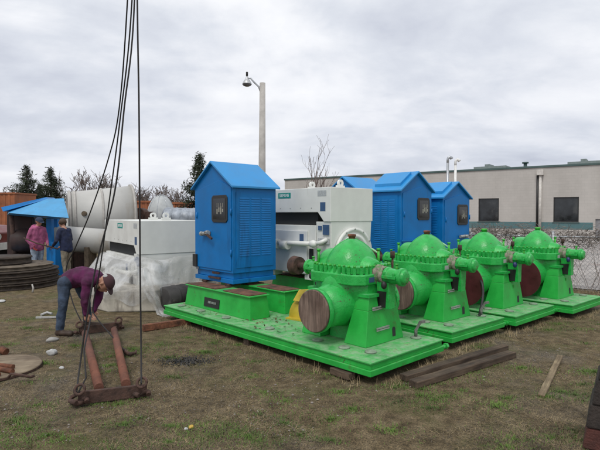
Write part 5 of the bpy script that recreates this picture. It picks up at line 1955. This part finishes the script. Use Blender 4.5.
# far wood that closes the horizon
fw = MB()
for q in range(2600):
    a = rnd.uniform(-70, 70)
    d_ = rnd.uniform(95, 130)
    x, y = math.sin(R(a)) * d_, math.cos(R(a)) * d_
    h = rnd.uniform(3.0, 6.2) * (1 + .25 * math.sin(a * .6))
    an = rnd.uniform(-.3, .3)
    fw.tube([(x, y, 0), (x + an * h * .4, y, h * .6), (x + an * h, y + rnd.uniform(-.5, .5), h)], [.16, .09, .02], 3, False)
    for k_ in range(5):
        z = h * rnd.uniform(.3, .9)
        s_ = rnd.choice((-1, 1)) * rnd.uniform(.5, 1.6)
        fw.tube([(x + an * z, y, z), (x + an * z + s_, y + rnd.uniform(-1, 1), z + rnd.uniform(.4, 1.4))], [.06, .015], 3, False)
tag(fw.build('woodland', mat('far_wood', (.15, .125, .115), .95)), 'far bare wood along the horizon', 'woodland', kind='stuff')


# ------------------------------------------------------------------ ground cover: straw, green tufts, gravel
def blades(name, pts, m, label, cat, lens, wid, flat):
    """pts: Nx2; each a thin bent triangle"""
    n = len(pts)
    g = np.random.default_rng(len(pts))
    an = g.uniform(0, 2 * np.pi, n)
    ln_ = g.uniform(lens[0], lens[1], n)
    el = g.uniform(flat[0], flat[1], n)
    z0 = np.array([gz(float(x), float(y)) for x, y in pts]) + .002
    d = np.stack([np.cos(an) * np.cos(el), np.sin(an) * np.cos(el), np.sin(el)], 1)
    s_ = np.stack([-np.sin(an), np.cos(an), np.zeros(n)], 1) * (g.uniform(wid[0], wid[1], n) / 2)[:, None]
    p = np.stack([pts[:, 0], pts[:, 1], z0], 1)
    v = np.empty((n, 3, 3))
    v[:, 0] = p - s_
    v[:, 1] = p + s_
    v[:, 2] = p + d * ln_[:, None]
    me = bpy.data.meshes.new(name)
    me.vertices.add(n * 3)
    me.vertices.foreach_set('co', v.reshape(-1))
    me.loops.add(n * 3)
    me.loops.foreach_set('vertex_index', np.arange(n * 3, dtype=np.int32))
    me.polygons.add(n)
    me.polygons.foreach_set('loop_start', np.arange(0, n * 3, 3, dtype=np.int32))
    me.polygons.foreach_set('loop_total', np.full(n, 3, dtype=np.int32))
    me.materials.append(m)
    me.update()
    me.validate()
    o = bpy.data.objects.new(name, me)
    C.objects.link(o)
    return tag(o, label, cat, kind='stuff')


g = np.random.default_rng(5)


def scatter(n, ymin=1.9, ymax=13.0, power=1.0):
    """random ground points inside the view wedge, denser close to the camera"""
    u = g.uniform(0, 1, n)
    y = 1 / (1 / ymin + u * (1 / ymax - 1 / ymin)) if power == 1 else ymin + (ymax - ymin) * u
    x = g.uniform(-.72, .72, n) * (y + .4)
    return np.stack([x, y], 1)


def under_skid(p):
    keep = np.ones(len(p), bool)
    for fr_ in FR:
        dx_, dy_ = p[:, 0] - fr_.o[0], p[:, 1] - fr_.o[1]
        lx, ly = dx_ * fr_.ca + dy_ * fr_.sa, -dx_ * fr_.sa + dy_ * fr_.ca
        keep &= ~((lx > -.01) & (lx < 1.34) & (ly > -.01) & (ly < 4.13))
    keep &= ~(np.hypot(p[:, 0] - pc.x, p[:, 1] - pc.y) < .46)
    return p[keep]




def ns(p, sc_, z=0, _c={}):
    """smooth value noise on a lattice (numpy)"""
    r_ = np.random.default_rng(int(sc_ * 97 + z * 13))
    tab = r_.uniform(-1, 1, (257, 257))
    x, y = p[:, 0] * sc_ + 100.0, p[:, 1] * sc_ + 10.0
    i, j = np.floor(x).astype(int), np.floor(y).astype(int)
    u, v_ = x - i, y - j
    u, v_ = u * u * (3 - 2 * u), v_ * v_ * (3 - 2 * v_)
    i, j = i % 256, j % 256
    return (tab[i, j] * (1 - u) + tab[i + 1, j] * u) * (1 - v_) + (tab[i, j + 1] * (1 - u) + tab[i + 1, j + 1] * u) * v_


pts = under_skid(scatter(420000))
k = ns(pts, 1.1) + .5 * ns(pts, 3.6, 5)
pts = pts[g.uniform(-.75, .75, len(pts)) < k - .06]
cut = len(pts) * 3 // 5
blades('dry_grass', pts[:cut], STRAW, 'short dry straw lying over the yard', 'dry grass', (.015, .06), (.0015, .0036), (.0, .4))
blades('dead_stems', pts[cut:], STRAWD, 'dark dead stems lying over the yard', 'dead stems', (.015, .06), (.002, .005), (.0, .5))
# green tufts
spots = [(48, 436), (62, 440), (30, 384), (110, 366), (36, 405), (168, 443), (230, 425), (237, 431), (96, 398), (120, 404), (250, 378), (205, 352), (160, 345), (430, 408), (433, 401), (445, 397), (462, 391), (500, 405), (508, 399), (540, 372), (548, 398), (560, 392), (575, 395), (583, 401), (552, 437),
         (495, 408), (340, 392), (352, 410), (285, 402), (240, 345), (60, 312), (75, 345), (40, 330), (22, 320), (130, 352), (8, 345), (466, 372), (480, 360), (588, 372), (590, 330), (400, 402), (420, 396), (330, 440), (20, 425), (140, 420)]
for q in range(70):
    py = rnd.uniform(318, 450)
    spots.append((rnd.uniform(0, 600), py))
tp = []
for (px, py) in spots:
    c_ = G(px, py)
    n = int(rnd.uniform(120, 380))
    r_ = rnd.uniform(.05, .12)
    a = g.uniform(0, 2 * np.pi, n); q = np.abs(g.normal(0, 1, n)) * r_
    tp.append(np.stack([c_.x + q * np.cos(a) * 1.7, c_.y + q * np.sin(a)], 1))
loose = under_skid(scatter(190000))
k = ns(loose, 1.4, 11) + .6 * ns(loose, 5.5, 2)
loose = loose[k + g.normal(0, .18, len(k)) > .66]
tp.append(loose)
tp = under_skid(np.concatenate(tp))
blades('green_grass', tp, BLADE, 'low green weeds and grass sprouting in patches over the yard', 'grass', (.010, .036), (.003, .007), (.2, 1.2))
# taller fringe of dry grass at the fence and round the skids
fp = []
for q in range(3600):
    s_ = rnd.uniform(0, flen)
    p = f0 + dirx * s_ + nrm * abs(rnd.gauss(.05, .22))
    fp.append((p.x, p.y))
for si in range(4):
    for q in range(330):
        p = FR[si].w(rnd.uniform(.0, 1.9), -abs(rnd.gauss(.0, .09)) - .02)
        fp.append((p.x, p.y))
for q in range(420):
    p = FR[0].w(-abs(rnd.gauss(0, .06)) - .02, rnd.uniform(0, 4.1))
    fp.append((p.x, p.y))
blades('tall_dry_grass', under_skid(np.array(fp)), STRAW, 'taller dry grass along the fence and the skid edges', 'dry grass', (.03, .12), (.003, .006), (.3, 1.3))
cc = G(185, 361)
cp = np.stack([cc.x + g.normal(0, .15, 1300), cc.y + g.normal(0, .085, 1300)], 1)
blades('cinders', cp, BLACK, 'patch of black cinders on the grass before the near skid', 'cinders', (.012, .03), (.008, .02), (.0, .9))
# gravel
gr = MB()
gp_ = under_skid(scatter(11000, 1.9, 9))
k = ns(gp_, .55) + .3 * ns(gp_, 3, 8)
gp_ = gp_[k > -.1]
for (x, y) in gp_:
    r_ = abs(rnd.gauss(0, .005)) + .002
    z = gz(x, y) + r_ * .3
    a = rnd.uniform(0, 6)
    c1_, s1_ = math.cos(a) * r_, math.sin(a) * r_
    gr.add([(x + c1_, y + s1_, z), (x - s1_ * .8, y + c1_ * .8, z), (x - c1_, y - s1_, z), (x + s1_ * .7, y - c1_ * .7, z), (x, y, z + r_ * .6), (x, y, z - r_ * .6)],
           [(0, 1, 4), (1, 2, 4), (2, 3, 4), (3, 0, 4)])
tag(gr.build('gravel', STONE), 'small grey stones scattered over the yard', 'gravel', kind='stuff')
